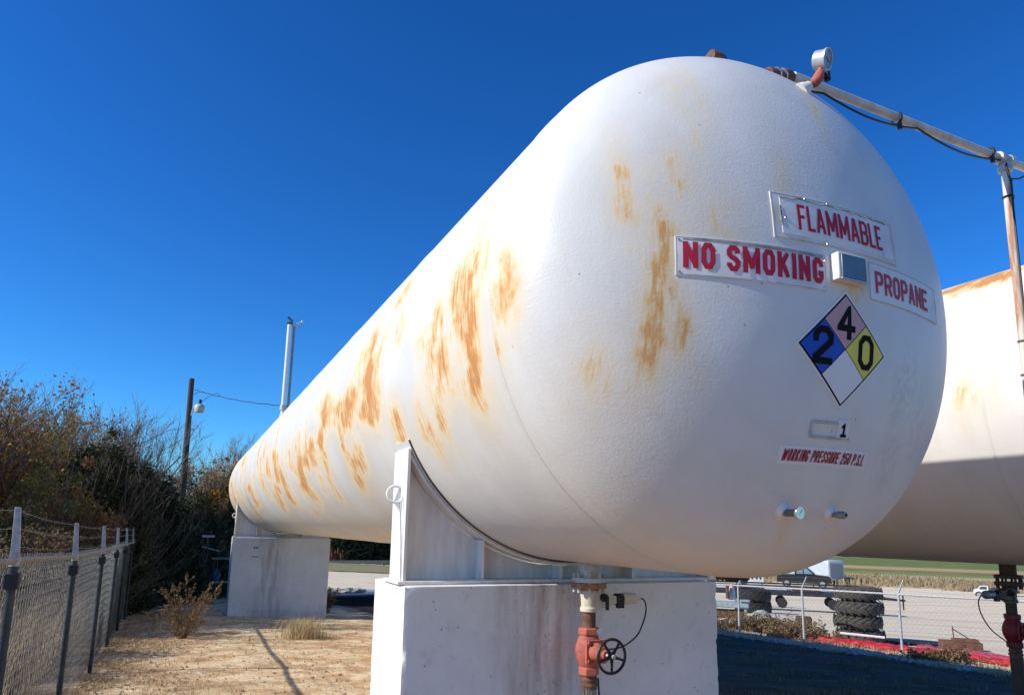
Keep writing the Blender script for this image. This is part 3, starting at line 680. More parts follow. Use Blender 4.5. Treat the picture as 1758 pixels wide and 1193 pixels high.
def edge_frame(x0, x1, z0, z1, sl, off, r):
    mb = MB()
    for a, b in (((x0, z0), (x1, z0)), ((x1, z0), (x1, z1)), ((x1, z1), (x0, z1)), ((x0, z1), (x0, z0))):
        n = max(2, int(abs(a[0]-b[0])/.04))
        line_on_head(mb, [(a[0]+(b[0]-a[0])*i/n, a[1]+(b[1]-a[1])*i/n+sl*(a[0]+(b[0]-a[0])*i/n-x0)) for i in range(n+1)], r, off)
    return mb
# NO SMOKING
s = thing('warning_sign', 'white rectangular sign with bold red capitals NO SMOKING, its top edge peeling', 'sign', head_pt(2.13, 1.055))
obj('plate', head_sheet(rect(1.77, 2.485, 1.05, 1.222), .004, 24, 6), M['plate'], s, smooth=20)
obj('border', edge_frame(1.775, 2.48, 1.055, 1.217, 0, .0040, .0012), M['plate_edge'], s)
e = MB(); e_ = head_sheet([(1.80, 1.207), (2.47, 1.200), (2.47, 1.2165), (1.80, 1.2165)], .0056, 40, 2, True, .003)
obj('peeling_strip', e_, M['plate_edge'], s)
obj('lettering', sheet_text(MB(), 'NO SMOKING', 1.80, 1.083, 2.465, 1.198, .0062, .375, .21, {'N': 1.05, 'M': 1.35}), M['letter'], s, smooth=0)
for x, z in ((1.785, 1.205), (1.785, 1.065), (2.47, 1.07), (2.475, 1.19)):
    e = MB(); rivet(e, x, z, .004); obj('rivet', e, M['chrome'], s)
# FLAMMABLE
s = thing('warning_sign', 'grey-white sign with narrow red capitals FLAMMABLE, highest of the signs', 'sign', head_pt(2.6, 1.28))
obj('plate', head_sheet(rect(2.215, 2.985, 1.262, 1.482), .004, 24, 6), M['plate_old'], s, smooth=20)
obj('inner_panel', head_sheet(rect(2.26, 2.955, 1.288, 1.462), .0062, 24, 6, True, .003), M['plate'], s, smooth=20)
obj('border', edge_frame(2.22, 2.98, 1.267, 1.477, 0, .0040, .0012), M['plate_edge'], s)
e = MB(); line_on_head(e, ragged(2.26, 2.93, 1.464, rng, .007, 40), .0032, .0055); line_on_head(e, ragged(2.255, 2.262, 1.38, rng, .06, 8), .003, .0055); obj('peeling_strip', e, M['plate_edge'], s)
obj('lettering', sheet_text(MB(), 'FLAMMABLE', 2.345, 1.316, 2.875, 1.437, .0085, .275, .17, {'F': .78, 'L': .74, 'E': .78, 'M': 1.22}), M['letter'], s, smooth=0)
for x, z in ((2.40, 1.472), (2.53, 1.474), (2.50, 1.272), (2.28, 1.36), (2.88, 1.30)):
    e = MB(); rivet(e, x, z, .0066, .007); obj('rivet', e, M['chrome'], s)
# PROPANE
s = thing('warning_sign', 'white sign with narrow pinkish red capitals PROPANE at the right edge of the tank head', 'sign', head_pt(3.07, 1.06))
obj('plate', head_sheet(rect(2.755, 3.385, 1.058, 1.242), .004, 24, 6), M['plate'], s, smooth=20)
obj('border', edge_frame(2.76, 3.38, 1.062, 1.238, 0, .0040, .0016), M['plate_edge'], s)
obj('lettering', sheet_text(MB(), 'PROPANE', 2.80, 1.098, 3.265, 1.204, .0062, .29, .19, {}), M['letter_pale'], s, smooth=0)
# hazard diamond
CX, CZ, HX, HZ = 2.595, .81, .268, .252
def dia(u, v): return (CX+u*HX, CZ+v*HZ)
def quad(a, b, c, d): return [dia(*a), dia(*b), dia(*c), dia(*d)]
s = thing('hazard_diamond', 'diamond placard in blue, pink, yellow and white quarters with black numbers 2, 4 and 0', 'sign', head_pt(CX, CZ-HZ))
obj('backing', head_sheet(quad((0, -1.04), (1.04, 0), (0, 1.04), (-1.04, 0)), .0045, 10, 10), M['white'], s, smooth=20)
obj('border', head_sheet(quad((0, -.985), (.985, 0), (0, .985), (-.985, 0)), .0056, 10, 10, True, .004), M['black'], s, smooth=20)
g = .955; h_ = .012
def cell(cu, cv, nm, m):
    r_ = g/2-h_
    q = [(cu, cv-r_), (cu+r_, cv), (cu, cv+r_), (cu-r_, cv)]
    return obj(nm, head_sheet(quad(*q), .0068, 6, 6, True, .005), m, s, smooth=20)
cb = cell(-g/2, 0, 'health_panel', M['blue']); cp = cell(0, g/2, 'fire_panel', M['pink']); cy_ = cell(g/2, 0, 'reactivity_panel', M['yellow']); cell(0, -g/2, 'blank_panel', M['white'])
def digit(ch, u, v, w_, h2, wt, pr):
    x, z = dia(u, v); obj('number', sheet_text(MB(), ch, x-w_/2, z-h2/2, x+w_/2, z+h2/2, .0082, wt, narrow={'4': 1, '0': 1, '2': 1}), M['black'], pr, smooth=0)
digit('2', -.49, .02, .112, .165, .26, cb); digit('4', .0, .48, .112, .155, .26, cp); digit('0', .49, .0, .10, .155, .25, cy_)
# number holder
s = thing('number_plate', 'small grey holder frame with a white tag reading black number 1', 'sign', head_pt(2.56, .42))
fr = MB()
for a, b in (((2.452, .428), (2.452, .488)), ((2.452, .488), (2.60, .488)), ((2.452, .424), (2.685, .424))):
    line_on_head(fr, [(a[0]+(b[0]-a[0])*i/5, a[1]+(b[1]-a[1])*i/5) for i in range(6)], .006, .004, 6)
obj('frame', fr, M['galv_white'], s)
obj('tag', head_sheet(rect(2.605, 2.675, .418, .505), .007, 4, 4), M['plate'], s, smooth=20)
obj('lettering', sheet_text(MB(), '1', 2.622, .432, 2.658, .492, .0086, .36, narrow={'1': 1}), M['black'], s, smooth=0)
# working pressure label
s = thing('pressure_label', 'narrow white label with slanted red words WORKING PRESSURE 250 P.S.I.', 'sign', head_pt(2.58, .305))
obj('plate', head_sheet(rect(2.312, 2.848, .302, .380), .003, 24, 4), M['white'], s, smooth=20)
obj('lettering', sheet_text(MB(), 'WORKING PRESSURE 250 P.S.I.', 2.325, .316, 2.815, .366, .0046, .40, .22, {'W': 1.5, ' ': .5, '.': .36}, shear=.22), M['letter_dark'], s, smooth=0)
# data plate box between the signs
nn = head_n(2.605, 1.17); bc = head_pt(2.605, 1.168)
s = thing('data_plate_box', 'small protruding grey steel box with a white left side between the signs', 'box', head_pt(2.65, 1.12))
rot = Matrix((V((1, 0, 0)), nn.cross(V((1, 0, 0))).normalized()*-1, nn)).transposed()
rx = (V((1, 0, 0))-nn*nn.x).normalized(); rz = nn.cross(rx); rz = rz if rz.z > 0 else -rz
Rb = Matrix((rx, rz, nn)).transposed()
e = MB(); e.box(bc+nn*.020, (.182, .125, .046), Rb); obj('housing', e, M['boxwhite'], s, bevel=.005)
e = MB(); e.box(bc+nn*.045, (.150, .108, .008), Rb); obj('cover', e, M['boxgrey'], s, bevel=.003)
e = MB(); e.box(bc+nn*.046-rz*.060, (.168, .008, .012), Rb); obj('bottom_lip', e, M['chrome'], s, bevel=.002)

# thermometer and fitting low on the head
p = head_pt(2.43, .10); nn = head_n(2.43, .10); ax = V((.06, -1, -.02)).normalized()
s = thing('thermometer', 'small round dial thermometer on a short stem low on the tank head', 'gauge', p)
e = MB(); e.lathe(p-nn*.012, nn, [(0, .046), (.012, .042), (.02, .03), (.03, .024)], 24); obj('boss', e, M['saddle'], s)
e = MB(); e.lathe(p+nn*.012, ax, [(0, .016), (.055, .016), (.057, .02), (.068, .02)], 18); obj('stem', e, M['boxgrey'], s)
q = p+nn*.012+ax*.066
e = MB(); e.lathe(q, ax, [(0, .012), (.003, .026), (.012, .028), (.016, .027), (.016, .024)], 28); obj('case', e, M['chrome'], s)
e = MB(); e.lathe(q, ax, [(.012, .024), (.0148, .0236)], 28); d_ = obj('dial', e, M['dial'], s)
e = MB(); u_ = V((.7, 0, .7)); e.tube([q+ax*.0158-u_*.010, q+ax*.0158+u_*.020], .0013, 5); obj('needle', e, M['blackiron'], d_)
p = head_pt(2.715, .098); nn = head_n(2.715, .098); ax = V((.12, -1, -.02)).normalized()
s = thing('plugged_fitting', 'small grey capped pipe fitting low on the tank head, right of the dial thermometer', 'pipe fitting', p)
e = MB(); e.lathe(p-nn*.012, nn, [(0, .038), (.012, .035), (.02, .025), (.03, .02)], 24); obj('boss', e, M['saddle'], s)
e = MB(); e.lathe(p+nn*.012, ax, [(0, .012), (.03, .012), (.031, .018), (.06, .018), (.062, .014), (.07, .014)], 6); obj('plug', e, M['galv'], s, smooth=20)
e = MB(); e.lathe(p+nn*.012+ax*.07, ax, [(0, .007), (.002, .007)], 10); obj('plug_hole', e, M['black'], s)

# pressure gauge high on the head
p = head_pt(2.75, 2.285); nn = head_n(2.75, 2.285)
G = lambda a, b: p+V((.91*a, -.41*a, b))*.0028          # a: along the pipe's swing to the right, b: upwards
s = thing('pressure_gauge', 'round pressure gauge on a rusty elbow pipe at the top right of the tank', 'gauge', p)
ax = (G(16, 13)-p).normalized()
e = MB(); e.lathe(p-ax*.03, ax, [(0, .05), (.03, .040), (.05, .028), (.062, .026)], 20); obj('boss', e, M['saddle'], s)
e = MB(); e.tube([p+ax*.02, G(17, 13)], .019, 12); obj('stem', e, M['orangerust'], s)
e = MB(); e.tube([G(15, 11), G(20, 14), G(26, 22), G(30, 31), G(31, 37)], [.022, .027, .029, .025, .020], 12); e.cyl(G(31, 35), G(32, 43), .015, .013, 6); obj('elbow', e, M['redvalve'], s)
e = MB(); e.cyl(G(26, 24), G(42, 27), .011, .011, 10); e.box(G(44, 27), (.02, .022, .05)); e.ball(G(47, 22), .011); e.ball(G(45, 34), .010); obj('bleed_valve', e, M['blackiron'], s)
gc = G(36, 61); ga = V((.28, -.72, -.22)).normalized()
e = MB(); e.lathe(gc-ga*.035, ga, [(0, .045), (.004, .050), (.055, .050), (.057, .055), (.068, .055), (.068, .049), (.060, .048)], 32); obj('case', e, M['gaugecase'], s)
e = MB(); e.lathe(gc-ga*.035, ga, [(.054, .049), (.061, .0485)], 32); d_ = obj('dial', e, M['dial'], s)
e = MB(); u_ = V((0, 0, 1)).cross(ga).normalized(); e.tube([gc+ga*.028-u_*.015+V((0, 0, .006)), gc+ga*.028+u_*.03-V((0, 0, .008))], .0018, 5); obj('needle', e, M['blackiron'], d_)

# fittings on top of the near tank
zt = T1.z+R
s = thing('relief_valve', 'rusty brown relief valve lying over the crown of the nearer tank', 'valve', (2.5, 2.95, zt))
e = MB(); e.lathe((2.53, 2.93, zt+.165), (1, 0, -.16), [(0, .03), (.01, .058), (.05, .064), (.09, .060), (.12, .046), (.19, .042), (.2, .055), (.225, .055), (.23, .045), (.27, .05), (.31, .045), (.33, .03)], 14); obj('body', e, M['rustpipe'], s)
e = MB(); e.lathe((2.57, 2.95, zt-.03), (0, 0, 1), [(0, .04), (.08, .04), (.085, .05), (.17, .05)], 12); e.lathe((2.75, 2.95, zt-.03), (0, 0, 1), [(0, .035), (.13, .035)], 12); obj('neck', e, M['rustpipe'], s)
e = MB(); e.torus((2.71, 2.93, zt+.135), (1, 0, -.16), .047, .006, 20, 6); obj('collar', e, M['orangerust'], s)

# vapour header pipe from the crown to the second tank
s = thing('vapour_pipe', 'long pale overhead pipe with a rust streaked riser at right and black cable strapped below', 'pipe', (5.22, 2.88, T2.z+R))
py, pz = 2.9, 2.735
e = MB(); e.tube([(3.17, py, pz+.033), (5.23, py, pz-.01), (8.6, py, pz-.03)], .029, 14); obj('pipe', e, M['pipewhite'], s, smooth=60)
e = MB(); e.lathe((2.62, 2.93, 2.655), (1, -.03, .195), [(0, .05), (.22, .048), (.225, .038), (.36, .038), (.365, .05), (.42, .05), (.425, .042), (.47, .042), (.475, .052), (.53, .052), (.56, .036)], 14); obj('rusty_coupling', e, M['rustpipe'], s)
e = MB()
for x in (3.04, 3.09):
    e = MB(); e.torus((x, 2.917, 2.655+(x-2.62)*.195), (1, -.03, .195), .050, .007, 20, 6); obj('hose_clamp', e, M['chrome'], s)
e = MB(); e.lathe((5.15, py, pz-.01), (1, 0, 0), [(0, .036), (.005, .046), (.05, .046), (.055, .04), (.115, .04), (.12, .046), (.165, .046), (.17, .036)], 16); e.lathe((5.235, py, pz), (0, 0, -1), [(0, .04), (.06, .046), (.10, .046), (.105, .036)], 16); obj('tee', e, M['galv_white'], s)
e = MB(); e.tube([(5.235, py, pz-.09), (5.235, py, 1.2), (5.235, py, -.2), (5.235, py, gz(5.2, 2.9)-.1)], .029, 14); obj('riser', e, M['pipe_rusty'], s, smooth=60)
e = MB(); C_ = []
for i in range(41):
    u = i/40; x = 3.40+u*1.82; sg = [(.0, .0), (.28, .075)]
    k = u*2.15
    sag = .055+.05*sin(pi*min(k, 1)) if k < 1 else .045+.06*sin(pi*min((k-1)/1.08, 1))
    C_.append((x, py-.02, pz+.03-.022*u-sag))
C_ += [(5.17, py-.045, pz-.10), (5.18, py-.05, pz-.17), (5.21, py-.045, pz-.20), (5.21, py-.04, pz-.4), (5.212, py-.04, pz-.9), (5.215, py-.04, 1.0), (5.215, py-.04, -.2)]
C_.insert(0, (3.1, py+.02, pz-.05))
e.tube(C_, .0075, 6); obj('cable', e, M['cable'], s)
e = MB(); e.tube([(5.22, py-.05, pz-.185), (5.30, py-.05, pz-.165), (5.42, py-.03, pz-.10), (5.6, py-.03, pz-.075), (6.4, py-.02, pz-.11)], .007, 6); obj('cable', e, M['cable'], s)
for x in (4.09, 5.06):
    e = MB(); e.torus((x, py, pz), (1, 0, 0), .037, .009, 20, 6); e.box((x, py-.02, pz-.058), (.022, .02, .05)); obj('strap', e, M['cable'], s)
for z_, mm in ((pz-.30, 'cable'), (1.36, 'chrome'), (1.12, 'chrome')):
    e = MB(); e.torus((5.235, py, z_), (0, 0, 1), .034, .006, 20, 6); e.box((5.275, py-.005, z_), (.03, .015, .014)); obj('strap', e, M[mm], s)

# ------------------------------------------------------------------ bottom valves and hoses
def smooth_path(pts, n=6):
    P = [V(p) for p in pts]; P = [P[0]*2-P[1]]+P+[P[-1]*2-P[-2]]; out = []
    for i in range(1, len(P)-2):
        for j in range(n):
            t = j/n; a, b, c, d = P[i-1:i+3]
            out.append(.5*((2*b)+(c-a)*t+(2*a-5*b+4*c-d)*t*t+(3*b-a-3*c+d)*t*t*t))
    return out+[P[-2]]
def valve_assembly(x, y, z, arm, label, hose_m, mats, group):
    """stack hung under a tank nozzle; z = underside of the nozzle flange, arm = +1/-1 side of the actuator"""
    body_m, nip_m, red_m = mats
    s = thing('shutoff_valve', label, 'valve', (x, y, gz(x, y)), group)
    e = MB(); e.lathe((x, y, z-.004), (0, 0, -1), [(0, .119), (.034, .119), (.036, .07), (.05, .06)], 32); obj('flange', e, M['orangerust'] if arm > 0 else M['darkpipe'], s)
    e = MB(); bolts(e, (x, y, z-.005), (0, 0, 1), .098, 8, .011, .062, .3); obj('flange_bolt', e, M['galv_white'] if arm > 0 else M['darkpipe'], s, smooth=20)
    e = MB(); e.lathe((x, y, z-.045), (0, 0, -1), [(0, .058), (.02, .062), (.06, .055), (.115, .052), (.125, .06), (.15, .06)], 20)
    e.prism([(x+arm*.03, y-.05, z-.06), (x+arm*.10, y-.05, z-.065), (x+arm*.20, y-.035, z-.095), (x+arm*.20, y-.035, z-.145), (x+arm*.03, y-.05, z-.185)][::arm], (0, .09, 0))
    o = obj('internal_valve', e, body_m, s, bevel=.006)
    e = MB(); e.lathe((x+arm*.085, y-.045, z-.10), (0, -1, 0), [(0, .028), (.03, .026), (.034, .012), (.055, .012)], 14); e.box((x+arm*.09, y-.088, z-.135), (.022, .012, .085)); obj('lever', e, M['blackiron'], o)
    e = MB(); e.lathe((x+arm*.20, y, z-.118), (arm, 0, 0), [(0, .032), (.01, .04), (.05, .04), (.055, .03), (.07, .03)], 12); e.box((x+arm*.235, y-.02, z-.145), (.05, .03, .06)); obj('bracket', e, M['blackiron'], o)
    e = MB(); e.lathe((x+arm*.265, y, z-.113), (arm, 0, -.02), [(0, .036), (.012, .04), (.10, .038), (.115, .028), (.135, .014), (.15, .012)], 18); obj('actuator', e, M['cream'] if arm > 0 else M['galv'], o)
    c = MB(); ax_, az = x+arm*.41, z-.118
    if arm > 0: pts = [(ax_-.01, y, az), (ax_+.03, y, az-.005), (ax_+.05, y, az-.04), (ax_+.042, y-.01, az-.10), (ax_+.0, y-.03, az-.17), (ax_-.06, y-.06, az-.23), (ax_-.16, y-.10, az-.275), (ax_-.25, y-.115, az-.30), (ax_-.33, y-.10, az-.31)]
    else: pts = [(ax_+.01, y, az), (ax_-.03, y, az-.01), (ax_-.065, y, az-.07), (ax_-.03, y, az-.18), (ax_+.09, y, az-.31), (ax_+.25, y-.03, az-.42), (x-.06, y-.06, az-.50), (x-.05, y-.05, az-.52)]
    c.tube(smooth_path(pts), .0055, 6); obj('cable', c, M['cable'], s)
    e = MB(); e.cyl((x, y, z-.19), (x, y, z-.31), .046, .046, 18); obj('nipple', e, nip_m, s)
    e = MB(); e.lathe((x, y, z-.295), (0, 0, -1), [(0, .066), (.006, .072), (.045, .072), (.05, .064)], 6); obj('upper_collar', e, red_m, s, smooth=20, bevel=.004)
    e = MB(); e.lathe((x, y, z-.345), (0, 0, -1), [(0, .058), (.03, .074), (.07, .088), (.105, .092), (.14, .086), (.175, .072), (.20, .058)], 24)
    yb = y-.055; zc = z-.44
    e.lathe((x, yb+.02, zc), (0, -1, 0), [(0, .07), (.045, .066)], 20)
    o = obj('valve_body', e, red_m, s)
    e = MB(); e.box((x, yb-.032, zc), (.150, .022, .150)); e.lathe((x, yb-.044, zc), (0, -1, 0), [(0, .062), (.03, .052), (.075, .042), (.08, .05), (.10, .05), (.105, .03), (.125, .026)], 18)
    obj('bonnet', e, red_m, o, bevel=.004)
    e = MB()
    for sx in (-1, 1):
        for sz in (-1, 1): e.cyl((x+sx*.058, yb-.02, zc+sz*.058), (x+sx*.058, yb-.058, zc+sz*.058), .012, .012, 6)
    obj('bonnet_bolt', e, red_m, o, smooth=20)
    wy = yb-.21; hb = V((x+.01, wy, zc))
    e = MB(); e.cyl((x, yb-.16, zc), hb+V((0, -.02, 0)), .010, .010, 10); e.cyl(hb+V((0, -.016, 0)), hb+V((0, -.03, 0)), .014, .013, 6); obj('stem', e, M['galv_white'], s)
    e = MB(); e.torus(hb, (.05, -1, 0), .104, .0095, 40, 8); wh = obj('handwheel', e, M['blackiron'], s)
    for i in range(5):
        t_ = 2*pi*i/5-pi/2; dv = V((cos(t_), 0, sin(t_))); e = MB(); e.tube([hb+dv*.012, hb+dv*.06+V((0, -.003, 0)), hb+dv*.099], [.013, .008, .0085], 8); obj('spoke', e, M['blackiron'], wh)
    e = MB(); e.lathe(hb+V((0, .012, 0)), (0, -1, 0), [(0, .024), (.02, .022), (.026, .016)], 14); obj('hub', e, M['blackiron'], wh)
    e = MB(); e.lathe((x, y, z-.545), (0, 0, -1), [(0, .064), (.006, .071), (.05, .071), (.056, .062)], 6); obj('lower_collar', e, red_m, s, smooth=20, bevel=.004)
    e = MB(); e.lathe((x+.003, y, z-.60), (0, 0, -1), [(0, .05), (.02, .052), (.022, .058), (.034, .058), (.036, .052), (.05, .053), (.052, .06), (.066, .06), (.07, .053), (.085, .052)], 20); obj('coupling', e, M['rustpipe'], s)
    zb = gz(x, y)-.05
    e = MB(); e.tube([(x+.003, y, z-.68), (x+.004, y, z-.8), (x+.012, y, z-.95), (x+.022, y-.01, z-1.1), (x+.03, y-.03, z-1.3), (x+.03, y-.05, zb)], .049 if arm > 0 else .052, 20); obj('hose', e, hose_m, s)
    e = MB(); e.tube([(x+.06, y-.02, z-.62), (x+.072, y-.02, z-.8), (x+.085, y-.03, z-1.0), (x+.09, y-.04, z-1.25), (x+.07, y-.06, zb)], .006, 6); obj('cable', e, M['cable'], s)
    if arm > 0:
        e = MB(); e.box((x+.04, y-.064, z-.318), (.055, .004, .03), Matrix.Rotation(.0, 3, 'Z')); obj('paper_tag', e, M['white'], s)
    return s
NZ = T1.z-sqrt(R*R-.05**2)+.01-.135
valve_assembly(T1.x-.05, 4.27, NZ, 1, 'salmon red gate valve with black handwheel, in front of the pier under the nearer tank', M['braid'], (M['cream'], M['rustpipe'], M['redvalve']), None)
M['redvalve_shaded'] = mat('shade_darkened_red', (.22, .015, .02), .5, 0, .25, 25, bump=.2, bscale=120)
M['cream_shaded'] = mat('shade_darkened_cream', (.22, .19, .15), .7, 0, .4, 20, c2=(.09, .07, .05))  # darker copies of the cream and red, shade put into the colour
NZ2 = T2.z-sqrt(R*R-.02**2)+.01-.135
valve_assembly(T2.x-.02, 4.3, NZ2-.03, -1, 'shade-darkened red valve stack on a black pipe at the right edge, under the second tank', M['darkpipe'], (M['cream_shaded'], M['darkpipe'], M['redvalve_shaded']), None)
s = thing('pipe_flange', 'dark blanked flange under the second tank, just right of the front pier', 'pipe flange', (T2.x, 8.1, -.7))
e = MB(); e.lathe((T2.x, 8.1, T2.z-R-.128), (0, 0, -1), [(0, .11), (.20, .11), (.205, .19), (.235, .19), (.24, .24), (.27, .24), (.275, .1), (.30, .09)], 24); obj('flange', e, M['darkpipe'], s)
e = MB(); bolts(e, (T2.x, 8.1, T2.z-R-.365), (0, 0, 1), .21, 8, .016, .05, .2); obj('flange_bolt', e, M['rustpipe'], s, smooth=20)

# ------------------------------------------------------------------ chain-link fences
def chain_mesh(line, p, r, m, parent, rows=None):
    """line(s): x, y, z_bottom, z_top at distance s; wires zigzag and hook round their neighbours"""
    mb = MB(); fn, L = line; n = int(L/p)
    for i in range(n):
        _, _, zb, zt = fn(i*p); nr = int((zt-zb)/p); P = []
        for j in range(nr+1):
            s_ = (i+((i+j) % 2))*p; x, y, zb2, zt2 = fn(s_); P.append(V((x, y, zb2+(zt2-zb2)*j/nr)))
        b = len(mb.v)
        tx, ty, _, _ = fn(i*p+.01); x0, y0, _, _ = fn(i*p); d = V((tx-x0, ty-y0, 0)).normalized(); nn = V((-d.y, d.x, 0))
        off = nn*(.0025 if i % 2 else -.0025)
        for q in P: mb.v += [tuple(q+off+nn*r), tuple(q+off+d*r*.9-nn*r*.6), tuple(q+off-d*r*.9-nn*r*.6)]
        for j in range(len(P)-1):
            for k in range(3): k2 = (k+1) % 3; mb.f.append((b+j*3+k, b+j*3+k2, b+j*3+3+k2, b+j*3+3+k))
    return obj('chain_mesh', mb, m, parent, smooth=180)
def fence(label, posts, rail, ground, arm_dx, arm_dz, mats, pitch, wr, loc, dens_r, arm_w=.028):
    """posts: list of (x, y); rail(y), ground(x, y) give heights"""
    s = thing('chain_link_fence', label, 'fence', loc)
    def fn(d):
        # distance along the polyline to point
        for a, b in zip(posts[:-1], posts[1:]):
            L = sqrt((b[0]-a[0])**2+(b[1]-a[1])**2)
            if d <= L or b is posts[-1]:
                u = d/L; x = a[0]+(b[0]-a[0])*u; y = a[1]+(b[1]-a[1])*u
                return x, y, ground(x, y)+.02, rail(x, y)+.045
            d -= L
    Lt = sum(sqrt((b[0]-a[0])**2+(b[1]-a[1])**2) for a, b in zip(posts[:-1], posts[1:]))
    chain_mesh((fn, Lt), pitch, wr, mats['mesh'], s)
    side = .045 if arm_dx <= 0 else -.03
    e = MB(); e.tube([(x+side, y, rail(x, y)) for x, y in posts], dens_r*.84, 10); obj('top_rail', e, mats['rail'], s)
    for x, y in posts:
        zr = rail(x, y)
        e = MB(); e.cyl((x+side, y, ground(x, y)-.3), (x+side, y, zr-.03), dens_r, dens_r, 14); p_ = obj('post', e, mats['post'], s)
        e = MB(); e.torus((x+side, y, zr), (0, 1, 0), dens_r*.95, .008, 18, 6); e.cyl((x+side, y, zr-.035), (x+side, y, zr+.02), dens_r*1.12, dens_r*1.0, 14); obj('post_cap', e, mats['arm'], p_)
        if mats.get('clamp'):
            e = MB(); e.box((x+side, y, zr-.13), (.085, .085, .10)); obj('post_clamp', e, mats['clamp'], p_, bevel=.006)
        e = MB(); a = V((x+side, y, zr+.02)); b = a+V((arm_dx, 0, arm_dz))
        e.add([a+V((-arm_w, -.012, 0)), a+V((arm_w, -.012, 0)), a+V((arm_w, .012, 0)), a+V((-arm_w, .012, 0)), b+V((-arm_w*.62, -.01, 0)), b+V((arm_w*.62, -.01, 0)), b+V((arm_w*.62, .01, 0)), b+V((-arm_w*.62, .01, 0))],
              [(3, 2, 1, 0), (4, 5, 6, 7), (0, 1, 5, 4), (1, 2, 6, 5), (2, 3, 7, 6), (3, 0, 4, 7)])
        obj('barb_arm', e, mats['arm'], p_, bevel=.003)
    rg = random.Random(9)
    for f_ in (.22, .58, .94):
        e = MB(); pts = []
        for i, (x, y) in enumerate(posts):
            pts.append(V((x+side+arm_dx*f_, y-.014, rail(x, y)+.02+arm_dz*f_)))
        full = []
        for a, b in zip(pts[:-1], pts[1:]):
            for j in range(8): full.append(a.lerp(b, j/8)+V((rg.uniform(-.004, .004), 0, -.022*sin(pi*j/8)+rg.uniform(-.003, .003))))
        full.append(pts[-1]); e.tube(full, .0021, 4)
        for a, b in zip(full[:-1], full[1:]):
            for j in range(2):
                q = a.lerp(b, (j+.5)/2); e.tube([q+V((rg.uniform(-.014, .014), rg.uniform(-.01, .01), .016)), q-V((rg.uniform(-.014, .014), rg.uniform(-.01, .01), .016))], .0012, 3)
        obj('barbed_wire', e, mats['wire'], s)
    return s
railp = [(-2, -.18), (5.74, -.27), (8.77, -.375), (12, -.425), (15.4, -.475), (18.4, -.50), (26, -.57)]
def railL(x, y): return float(np.interp(y, [p[0] for p in railp], [p[1] for p in railp]))
fx = lambda y: -1.03-.0135*max(0, y-11.73)
M['arm'] = mat('dull_zinc_arm', (.42, .45, .48), .6, .1, .35, 25, c2=(.28, .30, .32))
M['railtan'] = mat('weathered_tan_rail', (.27, .25, .215), .6, .2, .3, 10)
M['meshgrey'] = mat('weathered_chain_link', (.28, .285, .285), .5, .5, .3, 20)
fence('grey chain-link fence with barbed wire on top, running away along the left side', [(fx(y), y) for y in (2.7, 5.72, 8.75, 11.73, 14.85, 17.8, 20.8, 23.8)], railL, gh, -.02, .33,
      dict(mesh=M['meshgrey'], rail=M['railtan'], post=M['postdark'], arm=M['arm'], clamp=M['darksteel'], wire=M['galv']), .052, .0018, (fx(12), 12, gz(-1, 12)), .028, .027)
gR = lambda x, y: gh(x, y)
fence('pale galvanised chain-link fence with angled barb arms, behind the tanks at right', [(15.65, y) for y in (6.1, 9.05, 11.96, 14.9, 17.4, 20.3, 23.2, 26.1)], lambda x, y: gz(x, y)+1.41, gR, .20, .31,
      dict(mesh=M['galv'], rail=M['galv_white'], post=M['galv_white'], arm=M['galv_white'], wire=M['galv']),   .062, .0013, (15.65, 12, gz(15.6, 12)), .030, .022)

# ------------------------------------------------------------------ utility pole, lamp, cable, vent stacks
px_, py_ = -.07, 30.0
s = thing('utility_pole', 'dark wooden utility pole leaning slightly, standing in front of the trees', 'pole', (px_, py_, gz(px_, py_)))
e = MB(); e.tube([(px_-.06, py_, gz(px_, py_)-.3), (px_-.02, py_, 0), (px_-.05, py_, 2.8), (px_-.085, py_, 5.55)], [.15, .135, .115, .098], 14); obj('shaft', e, M['wood_pole'], s)
lx, lz = .22, 4.55
s = thing('street_lamp', 'small white yard lamp on a curved arm fixed to the utility pole', 'lamp', (px_, py_-.1, 4.1))
e = MB(); e.tube([(px_+.02, py_-.12, 4.08), (px_+.05, py_-.14, 4.3), (px_+.12, py_-.15, 4.47), (lx, py_-.15, 4.53)], .024, 8); obj('arm', e, M['galv_white'], s)
e = MB(); e.lathe((lx, py_-.15, lz+.02), (0, 0, -1), [(0, .05), (.04, .13), (.10, .18), (.14, .19)], 20); obj('housing', e, M['galv_white'], s)
e = MB(); e.lathe((lx, py_-.15, lz-.121), (0, 0, -1), [(0, .185), (.02, .19), (.14, .175), (.20, .15), (.21, .05)], 20); obj('lens', e, M['cream'], s)
e = MB(); e.lathe((lx, py_-.15, lz+.02), (0, 0, 1), [(0, .06), (.14, .055), (.16, .05), (.17, .02)], 14); obj('photocell', e, M['darksteel'], s)
mx, my = 2.63, 22.7
s = thing('service_cable', 'thin black cable sagging from the utility pole to the vent stack', 'cable', (px_, py_, 5.0))
a = V((px_+.06, py_, 5.12)); b = V((mx, my, 3.62)); e = MB()
e.tube([a.lerp(b, i/24)+V((0, 0, -.10*sin(pi*i/24)+.012*sin(i*1.7))) for i in range(25)], .013, 6)
e.tube([a+V((.0, 0, -.18)), a+V((.12, -.1, -.10)), a.lerp(b, .08)+V((0, 0, -.02)), a.lerp(b, .2)+V((0, 0, -.06))], .011, 5)
e.tube([(lx+.05, py_-.15, lz+.1), (lx+.25, py_-.2, lz+.28), (lx+.55, py_-1.2, lz+.32), tuple(a.lerp(b, .33)+V((0, 0, -.085)))], .010, 5); obj_ = obj('cable', e, M['cable'], s)
zt = T1.z+R
s = thing('vent_stack', 'pair of tall slim white vent pipes rising above the far end of the tank', 'pipe', (mx, my, zt))
